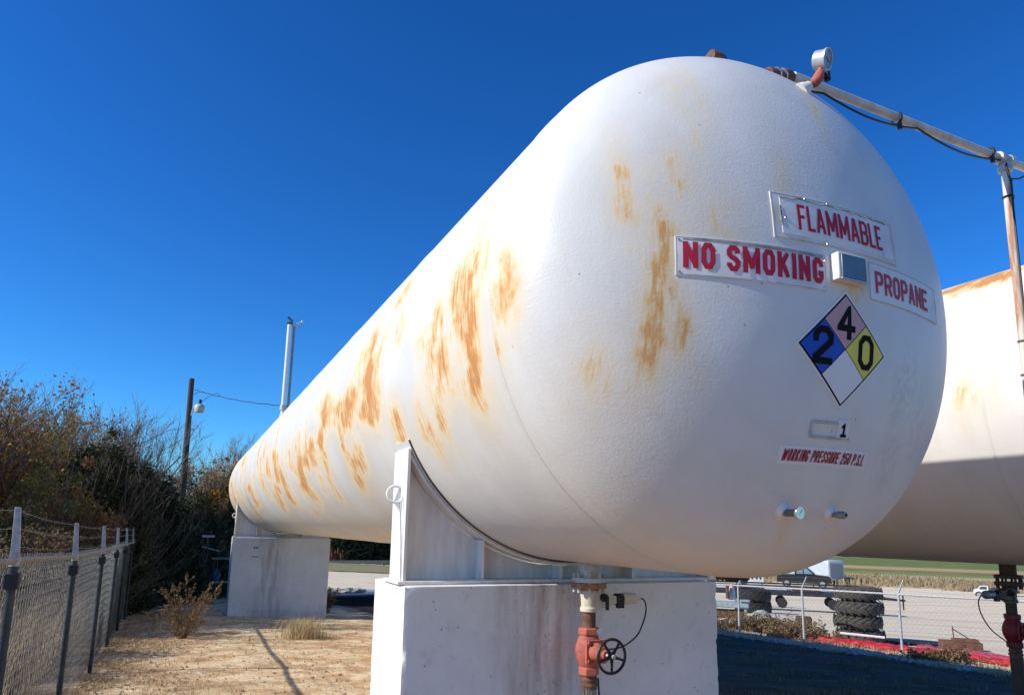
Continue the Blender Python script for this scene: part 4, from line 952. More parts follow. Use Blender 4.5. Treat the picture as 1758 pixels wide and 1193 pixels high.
e = MB(); e.tube([(mx-.11, my, zt-.1), (mx-.09, my, 6.25)], .064, 14); o1 = obj('stack_pipe', e, M['stackwhite'], s)
e = MB(); e.tube([(mx+.045, my+.03, zt-.1), (mx+.06, my+.03, 6.2)], .040, 14); o2 = obj('stack_pipe', e, M['galv'], s)
e = MB(); e.lathe((mx-.09, my, 6.24), (0, 0, 1), [(0, .09), (.05, .095), (.055, .075)], 16); e.box((mx-.08, my, 6.40), (.20, .16, .02), Matrix.Rotation(radians(38), 3, 'Y')); obj('rain_cap', e, M['blackiron'], o1)
e = MB(); e.lathe((mx+.06, my+.03, 6.19), (0, 0, 1), [(0, .065), (.05, .07), (.055, .05)], 16); e.tube([(mx+.10, my+.03, 6.27), (mx+.28, my+.03, 6.36)], .03, 8); e.ball((mx+.30, my+.03, 6.37), .055); obj('rain_cap', e, M['galv_white'], o2)
for z_ in (3.25, 3.55):
    e = MB(); e.box((mx-.01, my-.085, z_), (.26, .02, .05)); e.cyl((mx-.1, my, z_-.07), (mx-.1, my, z_+.09), .10, .10, 14); obj('strap', e, M['galv_white'], s)

# ------------------------------------------------------------------ vegetation
def rand_dir(rg):
    while True:
        v = V((rg.uniform(-1, 1), rg.uniform(-1, 1), rg.uniform(-1, 1)))
        if .05 < v.length < 1: return v.normalized()
def leaf(mb, p, s, rg, long=1.5):
    d = rand_dir(rg); n_ = d.orthogonal().normalized()
    n_ = Matrix.Rotation(rg.uniform(0, 6.28), 3, d) @ n_
    a, b = d*s*long/2, n_*s/2; b2 = n_.cross(d)*s*.2
    mb.add([p-a, p+b+b2, p+a, p-b+b2], [(0, 1, 2, 3)])
def limb(mb, p, d, L, r0, r1, rg, n=4, seg=4, wob=.18, up=.0):
    P = [p]; q = p.copy(); d = d.copy()
    for i in range(seg):
        d = (d+V((rg.gauss(0, wob), rg.gauss(0, wob), rg.gauss(0, wob*.6)+up))).normalized(); q = q+d*L/seg; P.append(q.copy())
    mb.tube(P, [r0+(r1-r0)*i/seg for i in range(seg+1)], n, False)
    return P, d
def make_tree(name, label, x, y, top, leafm, rg, stems=1, spread=.75, leaves=0, lsize=.09, twig=1.0, lowleaf=.25, group=None, trunk_r=.11, clump=.5):
    """top = height of the highest twigs above the eye; parts trunk, branches, crown"""
    zb = gz(x, y)-.1; H = top-zb
    s = thing(name, label, 'tree', (x, y, zb), group)
    T_, B_, Lf = MB(), MB(), MB(); tips = []
    for st in range(stems):
        d0 = V((rg.gauss(0, .12+.25*(stems > 1)), rg.gauss(0, .12+.25*(stems > 1)), 1)).normalized()
        P, d = limb(T_, V((x+rg.uniform(-.15, .15)*(stems > 1), y+rg.uniform(-.15, .15)*(stems > 1), zb)), d0, H*.45, trunk_r*(1 if stems == 1 else .7), trunk_r*.55, rg, 8, 5, .07, .05)
        nl = max(4, int(8/ (1 if stems == 1 else 1.6)))
        for i in range(nl):
            u = .35+.65*(i+rg.random()*.6)/nl; k = min(int(u*5), 4); p = P[k].lerp(P[k+1], u*5-k if u < 1 else 1)
            az = rg.uniform(0, 6.28); tilt = spread*rg.uniform(.35, 1.0)*(1.15-.4*u)
            dd = V((cos(az)*sin(tilt), sin(az)*sin(tilt), cos(tilt)))
            L1 = H*rg.uniform(.30, .52)*(1.1-.2*u)
            P1, d1 = limb(T_, p, dd, L1, trunk_r*.42, trunk_r*.16, rg, 5, 5, .13, .06)
            for j in range(7):
                v_ = .2+.8*j/6.5; k = min(int(v_*5), 4); p2 = P1[k].lerp(P1[k+1], min(v_*5-k, 1))
                d2 = (d1*.9+rand_dir(rg)*.75+V((0, 0, .35))).normalized()
                P2, e2 = limb(B_, p2, d2, L1*rg.uniform(.35, .55), .013, .006, rg, 3, 4, .13, .05)
                tips += P2[2:]
                for t_ in range(int(6*twig)):
                    v2 = .15+.85*t_/(6*twig); k = min(int(v2*4), 3); p3 = P2[k].lerp(P2[k+1], min(v2*4-k, 1))
                    d3 = (e2*.9+rand_dir(rg)*.6+V((0, 0, .28))).normalized()
                    P3, e3 = limb(B_, p3, d3, rg.uniform(.35, .8), .0065, .0028, rg, 3, 3, .13, .05)
                    tips.append(P3[2])
                    for t4 in range(int(2*twig)):
                        P4, _ = limb(B_, P3[1+t4 % 2], (e3+rand_dir(rg)*.6).normalized(), rg.uniform(.2, .45), .004, .0022, rg, 3, 2, .1, .05); tips.append(P4[1])
    kz = H/(max(q[2] for q in B_.v)-zb)
    for mb in (T_, B_): mb.v = [(q[0], q[1], zb+(q[2]-zb)*kz) for q in mb.v]
    tips = [V((q.x, q.y, zb+(q.z-zb)*kz)) for q in tips]
    obj('trunk', T_, M['bark'], s, smooth=60); obj('branches', B_, M['twig'], s, smooth=180)
    if leaves:
        zs = sorted(p.z for p in tips); zlo, zhi = zs[0], zs[-1]
        tt = [p for p in tips if rg.random() < 1-max(0, (p.z-zlo)/(zhi-zlo)-lowleaf)*1.2] if lowleaf < 1 else tips
        # leaves hold on in clusters, leaving other twigs bare
        cl = [rg.choice(tt) for _ in range(max(6, leaves//70))]
        for _ in range(leaves):
            c = rg.choice(cl) if rg.random() < .75 else rg.choice(tt)
            leaf(Lf, c+rand_dir(rg)*rg.random()*clump, lsize*rg.uniform(.6, 1.4), rg)
        obj('crown', Lf, leafm, s, smooth=0)
    return s
def make_bush(name, label, x, y, rx, ry, h, leafm, rg, clumps=70, per=55, lsize=.08, cat='shrub', group=None, cr=.28, zoff=0):
    zb = gz(x, y)-.05+zoff; s = thing(name, label, cat, (x, y, zb), group)
    B_, Lf = MB(), MB()
    for i in range(9):
        az = rg.uniform(0, 6.28); tl = rg.uniform(.1, .7); limb(B_, V((x, y, zb)), V((cos(az)*sin(tl)*rx, sin(az)*sin(tl)*ry, h*.8)).normalized(), h*rg.uniform(.6, .95), .03, .006, rg, 4, 5, .12)
    for i in range(clumps):
        while True:
            u, v, w_ = rg.uniform(-1, 1), rg.uniform(-1, 1), rg.uniform(0, 1)
            e2 = u*u+v*v+(w_*1.0)**2*.95
            if e2 < 1 and (e2 > .18 or rg.random() < .4): break
        c = V((x+u*rx, y+v*ry, zb+w_*h*rg.uniform(.86, 1.06)))
        r_ = cr*rg.uniform(.6, 1.4)
        for j in range(int(per*rg.uniform(.5, 1.3))):
            leaf(Lf, c+rand_dir(rg)*r_*rg.random()**.5, lsize*rg.uniform(.6, 1.4), rg)
        if rg.random() < .5: limb(B_, V((x+u*rx*.4, y+v*ry*.4, zb+w_*h*.4)), (c-V((x, y, zb))).normalized(), h*.6, .012, .004, rg, 3, 4, .15)
    obj('stems', B_, M['twig'], s, smooth=180); obj('crown', Lf, leafm, s, smooth=0)
    return s
G_T = 'trees and thicket beyond the left fence'
rg = random.Random(21)
make_tree('leafy_tree', 'rust brown leafed tree at the left picture edge behind the fence', -4.5, 18.5, 3.45, M['leaf_rust'], rg, 2, .8, 11000, .05, 1.3, .9, G_T)
make_tree('leafy_tree', 'tree with a patch of golden yellow leaves near the left edge', -3.55, 19.2, 3.35, M['leaf_gold'], rg, 2, .8, 5500, .05, 1.3, .5, G_T)
make_tree('leafy_tree', 'brown leafed tree showing between golden leaves and bare crown', -4.2, 23, 3.7, M['leaf_rust'], rg, 2, .75, 6000, .05, 1.3, .8, G_T)
make_tree('bare_tree', 'bare grey twiggy tree standing behind the golden leafed tree', -3.75, 24.8, 4.35, M['leaf_rust'], rg, 4, .75, 5000, .05, 1.5, .9, G_T)
make_tree('bare_tree', 'bare tree with a wide fan of fine twigs, tallest one left of the utility pole', -2.62, 25.8, 4.6, M['leaf_rust'], rg, 5, .95, 4000, .05, 1.6, .9, G_T)
make_tree('bare_tree', 'bare tree whose fine twigs reach out to the right, closest to the utility pole', -1.87, 26.6, 4.15, M['leaf_rust'], rg, 4, 1.05, 1600, .05, 1.8, .9, G_T)
make_bush('evergreen_shrub', 'olive green bushy shrub with light speckles behind the nearest fence posts', -2.75, 18.6, 1.1, .9, 3.6, M['leaf_olive'], rg, 120, 110, .05, group=G_T)
make_bush('evergreen_shrub', 'olive green shrub at left edge under the rust brown tree', -4.1, 18.0, .9, .8, 2.9, M['leaf_olive'], rg, 100, 100, .05, group=G_T)
make_bush('evergreen_shrub', 'dark evergreen bush with a rounded top, left of the utility pole', -1.5, 22.6, .95, .9, 4.95, M['leaf_dark'], rg, 190, 110, .052, group=G_T)
make_bush('evergreen_shrub', 'dark evergreen bush under the bare fan shaped tree', -2.4, 21.3, 1.0, .8, 4.5, M['leaf_dark'], rg, 180, 110, .052, group=G_T)
make_bush('evergreen_shrub', 'tall olive brown thicket below the bare fan shaped tree', -3.3, 20.6, 1.2, .9, 4.6, M['leaf_olive'], rg, 130, 110, .05, group=G_T)
make_bush('evergreen_shrub', 'rounded olive green crown rising behind the middle fence posts', -3.05, 22.0, 1.15, .9, 5.5, M['leaf_olive'], rg, 170, 110, .05, group=G_T)
make_bush('evergreen_shrub', 'rounded dark green crown between the olive crown and the fence end', -2.0, 22.3, .9, .8, 5.0, M['leaf_dark'], rg, 150, 110, .05, group=G_T)
make_bush('brown_shrub', 'tall russet thicket right of the golden leafed tree', -2.55, 20.2, .8, .8, 4.2, M['leaf_rust'], rg, 110, 110, .05, group=G_T)
make_bush('brown_shrub', 'dry brown shrub mound between the fence and the olive shrub', -2.3, 16.8, .8, .8, 2.35, M['leaf_brown'], rg, 90, 100, .045, group=G_T)
make_bush('brown_shrub', 'rusty brown bush just left of the dark evergreen and behind the fence', -1.75, 19.2, .55, .6, 2.7, M['leaf_rust'], rg, 80, 100, .045, group=G_T)
make_bush('brown_shrub', 'dry brown brush at the left picture edge behind the fence', -2.6, 13.6, .7, .8, 1.75, M['leaf_brown'], rg, 80, 90, .04, group=G_T)
for (x, y, top, lm, st, sp, lv, ll, lb, nm) in (
    (-1.3, 32, 3.3, 'leaf_rust', 3, .8, 900, .9, 'grey bare tree just left of the utility pole, behind the dark bushes', 'bare_tree'),
    (-.75, 35, 3.0, 'leaf_dark', 2, .8, 3000, .9, 'bare topped tree with dark lower leaves left of the utility pole, farther back', 'bare_tree'),
    (-.2, 38, 4.4, 'leaf_rust', 3, .6, 300, .9, 'pale bare tree directly behind the utility pole', 'bare_tree'),
    (.75, 34, 3.0, 'leaf_gold', 2, .7, 3800, .95, 'golden orange leafed tree right of the utility pole', 'leafy_tree'),
    (1.35, 39, 4.9, 'leaf_rust', 3, .55, 250, .9, 'tall bare tree between the golden tree and the far end of the tank', 'bare_tree'),
    (2.3, 41, 5.0, 'leaf_rust', 3, .6, 250, .9, 'bare tree peeking over the far end of the nearer tank', 'bare_tree'),
    (3.4, 43, 5.2, 'leaf_rust', 3, .6, 250, .9, 'bare tree half hidden behind the far tank end', 'bare_tree')):
    make_tree(nm, lb, x, y, top, M[lm], rg, st, sp, lv*2, .07, 1.5, ll, G_T, .10, .45)
for (x, y, rx, h, lm, lb) in (
    (-1.0, 30.5, 1.0, 4.9, 'leaf_dark', 'dark evergreen bush left of the utility pole foot'),
    (.45, 32.5, 1.1, 4.2, 'leaf_dark', 'dark evergreen bush right behind the utility pole foot'),
    (1.75, 34, 1.2, 4.8, 'leaf_dark', 'dark evergreen bush beside the far tank end'),
    (3.2, 37, 1.5, 5.0, 'leaf_dark', 'dark evergreen bush hidden mostly by the far tank end'),
    (-2.4, 28, 1.2, 5.2, 'leaf_dark', 'dark evergreen bush deep behind the bare trees'),
    (.1, 27.6, .7, 2.3, 'leaf_dark', 'low dark bush in the shaded hollow by the utility pole'),
    (-1.25, 25.2, .75, 3.3, 'leaf_dark', 'dark evergreen bush at the far end of the left fence'),
    (-.75, 27.0, .9, 4.3, 'leaf_dark', 'dark evergreen bush closing the hollow behind the fence end'),
    (.0, 29.2, .9, 3.7, 'leaf_dark', 'dark evergreen bush in front of the utility pole foot'),
    (.95, 30.5, .9, 3.2, 'leaf_dark', 'low dark evergreen bush behind the plank rack'),
    (1.3, 41, 1.4, 5.4, 'leaf_olive', 'olive green bush far back between pole and tank')):
    make_bush('evergreen_shrub', lb, x, y, rx, rx*.8, h, M[lm], rg, 150, 90, .075, group=G_T, cr=.36)
G_F = 'dark trees across the yard seen under the tank'
for i, (x, y, rx, h, lb) in enumerate(((17.0, 88, 3.0, 7.5, 'dark cedar seen in the gap under the tank at its left side'), (21.2, 89, 3.0, 8, 'dark cedar in the middle of the gap under the tank'), (25.4, 88, 3.2, 7.5, 'dark cedar at the right of the gap, next to the front pier'))):
    make_bush('cedar_tree', lb, x, y, rx, 1.8, h, M['leaf_dark'], rg, 120, 60, .32, 'tree', G_F, .9)

# thicket floor, dry grass, weeds: nobody could count these
def blades(name, m, n, region, hmin, hmax, rg, wid=.006, lean=.5, dens=None, zf=gh):
    mb = MB(); c = 0
    while c < n:
        x, y = region(rg)
        if dens and rg.random() > dens(x, y): continue
        c += 1; z = zf(x, y)-.01; h = rg.uniform(hmin, hmax); az = rg.uniform(0, 6.28); l = rg.uniform(.1, 1)*lean*h
        a = V((x, y, z)); d = V((cos(az), sin(az), 0)); sd = V((-d.y, d.x, 0))*wid*rg.uniform(.6, 1.4)
        m1 = a+V((0, 0, h*.6))+d*l*.35; t_ = a+V((0, 0, h*rg.uniform(.75, 1)))+d*l
        mb.add([a-sd, a+sd, m1+sd*.7, m1-sd*.7, t_], [(0, 1, 2, 3), (3, 2, 4)])
    return tag(obj(name, mb, m, smooth=0), kind='stuff')
def tuft_noise(x, y): return mnoise.noise(V((x*1.1, y*1.1, 3)))*.9+mnoise.noise(V((x*3.1, y*3.1, 9)))*.5
rg = random.Random(5)
blades('dry_grass', M['straw'], 42000, lambda r: (r.uniform(-.95, 4.6), 6.5+18*r.random()**1.2), .010, .04, rg, .0035, 2.4, lambda x, y: max(0, min(1, tuft_noise(x, y)*1.1+.28)))
blades('grass_clumps', M['straw'], 7000, lambda r: (-1.0+1.5*r.random()**2.2, r.uniform(6, 24)), .015, .10, rg, .0035, 1.6, lambda x, y: max(0, min(1, tuft_noise(x+4, y)*1.4+.2)))
blades('dry_undergrowth', M['leaf_brown'], 26000, lambda r: (-1.55-5*r.random()**1.3, r.uniform(5, 22)), .25, 1.25, rg, .006, .45, lambda x, y: max(.05, min(1, tuft_noise(x, y)*1.2+.5)))
blades('pale_undergrowth', M['straw'], 7000, lambda r: (-1.45-2.5*r.random()**1.3, r.uniform(5, 20)), .25, 1.1, rg, .005, .45, lambda x, y: max(.05, min(1, tuft_noise(x+9, y)*1.2+.5)))
def litter(name, m, n, region, smin, smax, rg):
    mb = MB()
    for i in range(n):
        x, y = region(rg); p = V((x, y, gh(x, y)+.008)); leaf(mb, p, rg.uniform(smin, smax), rg, 1.3)
    return tag(obj(name, mb, m, smooth=0), kind='stuff')
litter('leaf_litter', M['litter'], 3000, lambda r: (-1.0+4.5*r.random()**1.7, r.uniform(6.5, 24)), .01, .035, rg)
def pebbles(name, m, n, region, smin, smax, rg):
    mb = MB()
    for i in range(n):
        x, y = region(rg); r_ = smin+(smax-smin)*rg.random()**3; m1 = MB(); m1.ball((x, y, gh(x, y)+r_*.25), r_, 5, 4, (1.2, 1, .7))
        mb.add([V(q)+rand_dir(rg)*r_*.2 for q in m1.v], m1.f)
    return tag(obj(name, mb, m, smooth=0), kind='stuff')
pebbles('dirt_clods', M['litter'], 1200, lambda r: (-.95+5*r.random(), 6.5+18*r.random()**1.3), .005, .024, rg)
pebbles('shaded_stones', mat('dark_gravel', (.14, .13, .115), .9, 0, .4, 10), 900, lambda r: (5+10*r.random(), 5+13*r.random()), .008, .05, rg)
blades('shaded_weeds', M['leaf_brown'], 9000, lambda r: (r.uniform(5, 15), r.uniform(4.5, 20)), .03, .14, rg, .005, 1.2, lambda x, y: max(0, min(1, tuft_noise(x*.7, y)*2.0-.25)))
litter('pale_litter', M['straw'], 900, lambda r: (-.95+1.2*r.random()**1.6, r.uniform(8, 22)), .02, .07, rg)
def weed(name, label, x, y, h, n, m, rg, spread=.8, head=True, r0=.006, cat='weed'):
    zb = gh(x, y)-.02; s = thing(name, label, cat, (x, y, zb)); B_, H_ = MB(), MB()
    for i in range(n):
        az = rg.uniform(0, 6.28); tl = spread*rg.uniform(.05, 1); L = h*rg.uniform(.55, 1.05)
        P, d = limb(B_, V((x+rg.gauss(0, .05), y+rg.gauss(0, .05), zb)), V((cos(az)*sin(tl), sin(az)*sin(tl), cos(tl))), L, r0, r0*.4, rg, 4, 6, .10, .03)
        for j in range(5):
            p = P[2+j % 4]; P2, d2 = limb(B_, p, (d+rand_dir(rg)*.8).normalized(), L*rg.uniform(.12, .3), r0*.5, r0*.25, rg, 3, 3, .12, .04)
            if head:
                for q in P2[1:]:
                    for t_ in range(4): leaf(H_, q+rand_dir(rg)*.02, .022, rg, 1.6)
        if head:
            for t_ in range(26): leaf(H_, P[-1].lerp(P[-2], rg.random())+rand_dir(rg)*.025, .026, rg, 1.7)
    obj('stems', B_, m, s, smooth=180)
    if head: obj('seed_heads', H_, m, s, smooth=0)
    return s
weed('dry_weed', 'tall dry branching weed with seed heads, standing on the dirt by the fence', .18, 15.84, 1.25, 30, M['leaf_brown'], rg, 1.1, True, .008)
gc_ = blades('grass_clump', M['straw'], 900, lambda r: (2.45+r.gauss(0, .2), 15.5+r.gauss(0, .16)), .12, .55, rg, .004, 1.1)
del gc_['kind']; tag(gc_, 'pale straw coloured grass clump on the dirt before the far pier', 'grass clump')
weed('dry_weed', 'pale tangled dry bush at the far end of the left fence', -1.18, 23.2, 2.0, 45, M['straw'], rg, .22, True, .006)
weed('dry_weed', 'leafless twiggy bush seen in the gap right of the far pier', 4.35, 23.2, .85, 26, M['weedstem'], rg, .6, True, .007)

# ------------------------------------------------------------------ things in the gap and the hollow
s = thing('shadow_band_beam', 'long navy beam with a dark side standing for a shadow band, right of the far pier', 'beam', (6.2, 27.2, gz(6.2, 27.2)))
e = MB(); z_ = gz(6.2, 27.2); e.box((6.6, 27.2, z_+.02), (4.4, .5, .64)); obj('side', e, M['darksteel'], s, bevel=.02)  # dark side added under the cap to stand for a shadow band
e = MB(); e.box((6.6, 27.15, z_+.385), (4.5, .62, .09)); obj('cap', e, mat('navy_painted_steel', (.06, .075, .14), .5, .1, .3, 5), s, bevel=.01)
s = thing('timber_rail', 'long pale horizontal timber rail in front of the dark cedars', 'rail', (21, 84, gz(21, 84)))
e = MB(); z_ = gz(20, 84)+.28; e.box((21, 84, z_), (12, .25, .34)); obj('beam', e, M['lumber'], s)
for x in (16, 19, 22, 25):
    e = MB(); e.box((x, 84.2, z_-.4), (.25, .2, .8)); obj('post', e, M['lumber'], s)
s = thing('tree_stump', 'reddish brown split trunk standing among the dark cedars in the gap', 'stump', (16.6, 85, gz(16.6, 85)))
e = MB(); rg2 = random.Random(3)
for i in range(7): limb(e, V((15.9+i*.24, 85+rg2.uniform(-.2, .2), gz(16.6, 85)-.1)), V((rg2.uniform(-.12, .12), 0, 1)).normalized(), rg2.uniform(1.3, 1.9), .17, .09, rg2, 7, 4, .08)
obj('trunk', e, mat('red_brown_wood', (.16, .055, .03), .9, 0, .4, 2, bump=.4), s)
s = thing('stone_pile', 'low pile of pale broken stones beside the dark beam in the gap', 'stones', (5.6, 27.9, gz(5.6, 28)))
for i in range(9):
    e = MB(); r_ = rg2.uniform(.09, .2); c = V((5.2+i*.17, 28.1+rg2.uniform(-.2, .2), gz(5.6, 28)+.42+rg2.uniform(0, .07))); e.ball(c, r_, 7, 5, (1.3, 1, .6))
    e.v = [tuple(V(q)+rand_dir(rg2)*r_*.16) for q in e.v]; obj('stone', e, M['stone'], s, smooth=0)
s = thing('plank_rack', 'low rack of weathered planks in the shaded hollow left of the far pier', 'rack', (1.5, 26.5, gz(1.5, 26.5)))
zr = gz(1.5, 26.5)
for z_, d_ in ((-1.18, 0), (-1.95, -.1)):
    e = MB(); e.box((1.75, 26.5+d_, z_), (1.5, .28, .05)); obj('plank', e, M['lumber'], s)
e = MB()
for x in (1.1, 2.3):
    e = MB(); e.box((x, 26.6, (zr-1.18)/2), (.08, .08, -1.18-zr)); obj('post', e, M['wood_pole'], s)
s = thing('blue_bundle', 'crumpled blue tarpaulin bundle hanging on the plank rack', 'tarpaulin', (1.16, 26.3, -2.2))
e = MB(); e.ball((1.17, 26.38, -1.75), .16, 14, 10, (.8, .6, 1.5)); rg3 = random.Random(8); e.v = [tuple(V(q)+rand_dir(rg3)*.035) for q in e.v]
obj('tarpaulin', e, mat('blue_tarpaulin', (.03, .085, .22), .6, 0, .3, 6), s, smooth=50)
s = thing('tin_roof_sheet', 'narrow bluish tin sheet propped in the dark hollow above the rack', 'sheet', (1.15, 28.5, -1.2))
e = MB(); e.box((1.03, 28.5, -.93), (.62, .5, .03), Matrix.Rotation(radians(14), 3, 'Y')); obj('sheet', e, M['bluepaint'], s)
for x in (.8, 1.28):
    e = MB(); e.tube([(x, 28.6, gz(x, 28.6)), (x, 28.6, -1.02)], .03, 6); obj('post', e, M['wood_pole'], s)
s = thing('white_board', 'short white board catching light in the dark hollow', 'board', (.86, 28.2, -.6))
e = MB(); e.box((.90, 28.2, -.47), (.42, .06, .07)); obj('board', e, M['boxwhite'], s); e = MB(); e.tube([(.9, 28.25, gz(.9, 28.2)), (.9, 28.25, -.5)], .025, 6); obj('post', e, M['wood_pole'], s)

# ------------------------------------------------------------------ yard things at right
def tyre(c, Ro, w_, m, label, group, rot=0):
    """tractor tyre lying flat: carcass of revolution plus slanted chevron lugs, one mesh"""
    c = V(c); mb = MB(); h = w_/2
    mb.lathe(c-V((0, 0, h)), (0, 0, 1), [(.02, Ro*.60), (.0, Ro*.66), (.03*w_/.3, Ro*.84), (.05*w_/.3, Ro*.92), (.10*w_/.3, Ro*.955), (.5*w_, Ro*.97), (w_-.10*w_/.3, Ro*.955), (w_-.05*w_/.3, Ro*.92), (w_-.03*w_/.3, Ro*.84), (w_, Ro*.66), (w_-.02, Ro*.60), (w_*.5, Ro*.57)], 40)
    n = 20
    for i in range(n):
        for sgn in (-1, 1):
            a0 = 2*pi*(i+(.5 if sgn > 0 else 0))/n+rot; P = []
            da = .30; t_ = .062
            for (u, z_) in ((0, 0.02*sgn), (1, sgn*h*.93)):
                for dr in (Ro*.93, Ro*1.0 if u == 0 else Ro*.955):
                    for k in (-1, 1):
                        a = a0+u*da+k*t_/2*(1+.35*u); P.append(c+V((cos(a)*dr, sin(a)*dr, z_)))
            mb.add(P, [(0, 2, 3, 1), (4, 5, 7, 6), (0, 1, 5, 4), (2, 6, 7, 3), (0, 4, 6, 2), (1, 3, 7, 5)])
    o = obj('tractor_tyre', mb, m, loc=c-V((0, 0, h)), smooth=35)
    return tag(o, label, 'tyre', group)
tx, ty = 17.75, 14.9; zb = gz(tx, ty)
lab = ['bottom tractor tyre of the tall stack behind the right fence, half hidden by red hose', 'second tractor tyre from the bottom of the tall stack', 'third tractor tyre from the bottom of the tall stack', 'topmost tractor tyre of the tall stack, level with the fence rail']
for i in range(4):
    tyre((tx+(.03, -.02, .0, .02)[i], ty+(.0, .02, -.03, 0)[i], zb+.19+i*.392), .66, .37, M['tyre'], lab[i], 'tractor tyres in the tall stack', i*.37)
bx_, by_ = 26.6, 28.6; zb2 = gz(bx_, by_)
for i, lb in enumerate(('lower big dark tyre of the short stack behind the pale blue machine', 'upper big dark tyre of the short stack behind the pale blue machine')):
    tyre((bx_, by_, zb2+.3+i*.61), .92, .58, M['rubber'], lb, 'big tyres in the short stack', i*.2)

# pale blue machine frame
gx, gy = 18.3, 20.2; z_ = gz(gx, gy); U = V((.74, -.67, 0)); W = V((.67, .74, 0))
def fr(o, a, b, c): return V(o)+U*a+W*b+V((0, 0, c))
s = thing('machine_frame', 'pale blue metal machine frame with flat top and legs behind the right fence', 'machine', (gx, gy, z_))
O = (gx, gy, z_); RU = Matrix((U, W, V((0, 0, 1)))).transposed()
e = MB(); e.box(fr(O, -.55, 0, .72), (1.55, .7, .17), RU); e.box(fr(O, .1, 0, .86), (.35, .6, .06), RU); obj('table_top', e, M['bluepaint'], s, bevel=.04)
for a in (-1.2, .1):
    for b in (-.25, .25):
        e = MB(); e.box(fr(O, a, b, .32), (.09, .09, .64), RU); obj('leg', e, M['bluepaint'], s)
e = MB(); e.box(fr(O, -.5, 0, .4), (1.2, .45, .28), RU); obj('gearbox', e, M['rustbox'], s, bevel=.03)
e = MB(); e.torus(fr(O, .62, -.1, .26), (W*.9+V((0, 0, .5))), .30, .085, 28, 8); obj('pulley_guard', e, M['bluepaint'], s)
e = MB(); e.tube([fr(O, -1.3, .3, .0), fr(O, -1.05, .1, 1.0), fr(O, -.9, .1, 1.35)], .045, 8); e.tube([fr(O, -.5, .3, .9), fr(O, -.5, .3, 1.35)], .06, 8); obj('upright_bar', e, M['rustbox'], s)
e = MB(); e.lathe(fr(O, -.35, .5, .85), (0, 0, 1), [(0, .14), (.3, .12), (.5, .07), (.55, .02)], 12); obj('guard_cone', e, mat('red_white_cone', (.55, .30, .27), .6, 0, .5, 3, c2=(.66, .62, .6)), s)
s = thing('broken_slab', 'pale broken concrete slab with a dark end beside the blue machine frame', 'slab', fr(O, 1.75, .6, 0))
e = MB(); e.box(fr(O, 1.3, .55, .2), (.95, .5, .36), RU); e.v = [tuple(V(q)+rand_dir(random.Random(int(abs(q[0]*997+q[2]*31))))*.03) for q in e.v]; obj('slab', e, M['stone'], s, smooth=0, bevel=.03)
e = MB(); e.box(fr(O, 2.05, .5, .17), (.5, .5, .42), RU); obj('dark_block', e, M['darkpipe'], s, bevel=.03)
s = thing('yellow_bag', 'crumpled yellow sack at the foot of the middle right fence post', 'sack', (16.75, 15.7, gz(16.75, 15.7)))
rg = random.Random(14); e = MB(); e.ball((16.7, 15.6, gz(16.7, 15.6)+.14), .21, 14, 10, (1, 1, .85)); e.v = [tuple(V(q)+rand_dir(rg)*.05) for q in e.v]; obj('sack', e, mat('yellow_sack', (.62, .42, .04), .7, 0, .3, 8), s, smooth=60)
# brush pile and stones along the fence
def brushpile(label, x, y, rx, h, n):
    s = thing('brush_pile', label, 'brush', (x, y, gz(x, y))); B_, L_ = MB(), MB()
    for i in range(n):
        u = rg.gauss(0, .45); v = rg.gauss(0, .3); p = V((x, y, gz(x, y)-.02))+U*u*rx+W*v*rx*.5
        P, d = limb(B_, p, (U*rg.gauss(0, .8)+W*rg.gauss(0, .6)+V((0, 0, rg.uniform(.2, 1)))).normalized(), h*rg.uniform(.5, 1.2), .008, .003, rg, 3, 4, .25)
        for q in P[1:]:
            for t_ in range(5): leaf(L_, q+rand_dir(rg)*.07, .05, rg, 1.8)
    obj('stems', B_, M['weedstem'], s, smooth=180); obj('leaves', L_, M['leaf_brown'], s, smooth=0)
brushpile('brown heap of dead brush in front of the blue machine frame', 17.0, 18.2, 1.6, .62, 300)
brushpile('low brown brush around the middle right fence post', 16.2, 15.6, 1.0, .5, 160)
brushpile('small tuft of dry brush by the nearest right fence post', 15.55, 10.9, .6, .32, 90)
blades('dry_grass', M['straw'], 9000, lambda r: (r.uniform(14.3, 16.3), r.uniform(7, 24)), .03, .16, rg, .006, 1.1, lambda x, y: max(.05, min(1, tuft_noise(x, y)*1.2+.35)))
mb = MB()
for i in range(1500):
    y = rg.uniform(9.5, 17.5); x = 15.0+rg.gauss(0, .22)-.02*(y-13); r_ = rg.uniform(.012, .05); b = len(mb.v)
    c = V((x, y, gh(x, y)+r_*.35)); m1 = MB(); m1.ball(c, r_, 5, 4, (1.2, 1, .7)); mb.add([V(q)+rand_dir(rg)*r_*.2 for q in m1.v], m1.f)
tag(obj('loose_stones', mb, M['stone'], smooth=0), kind='stuff')
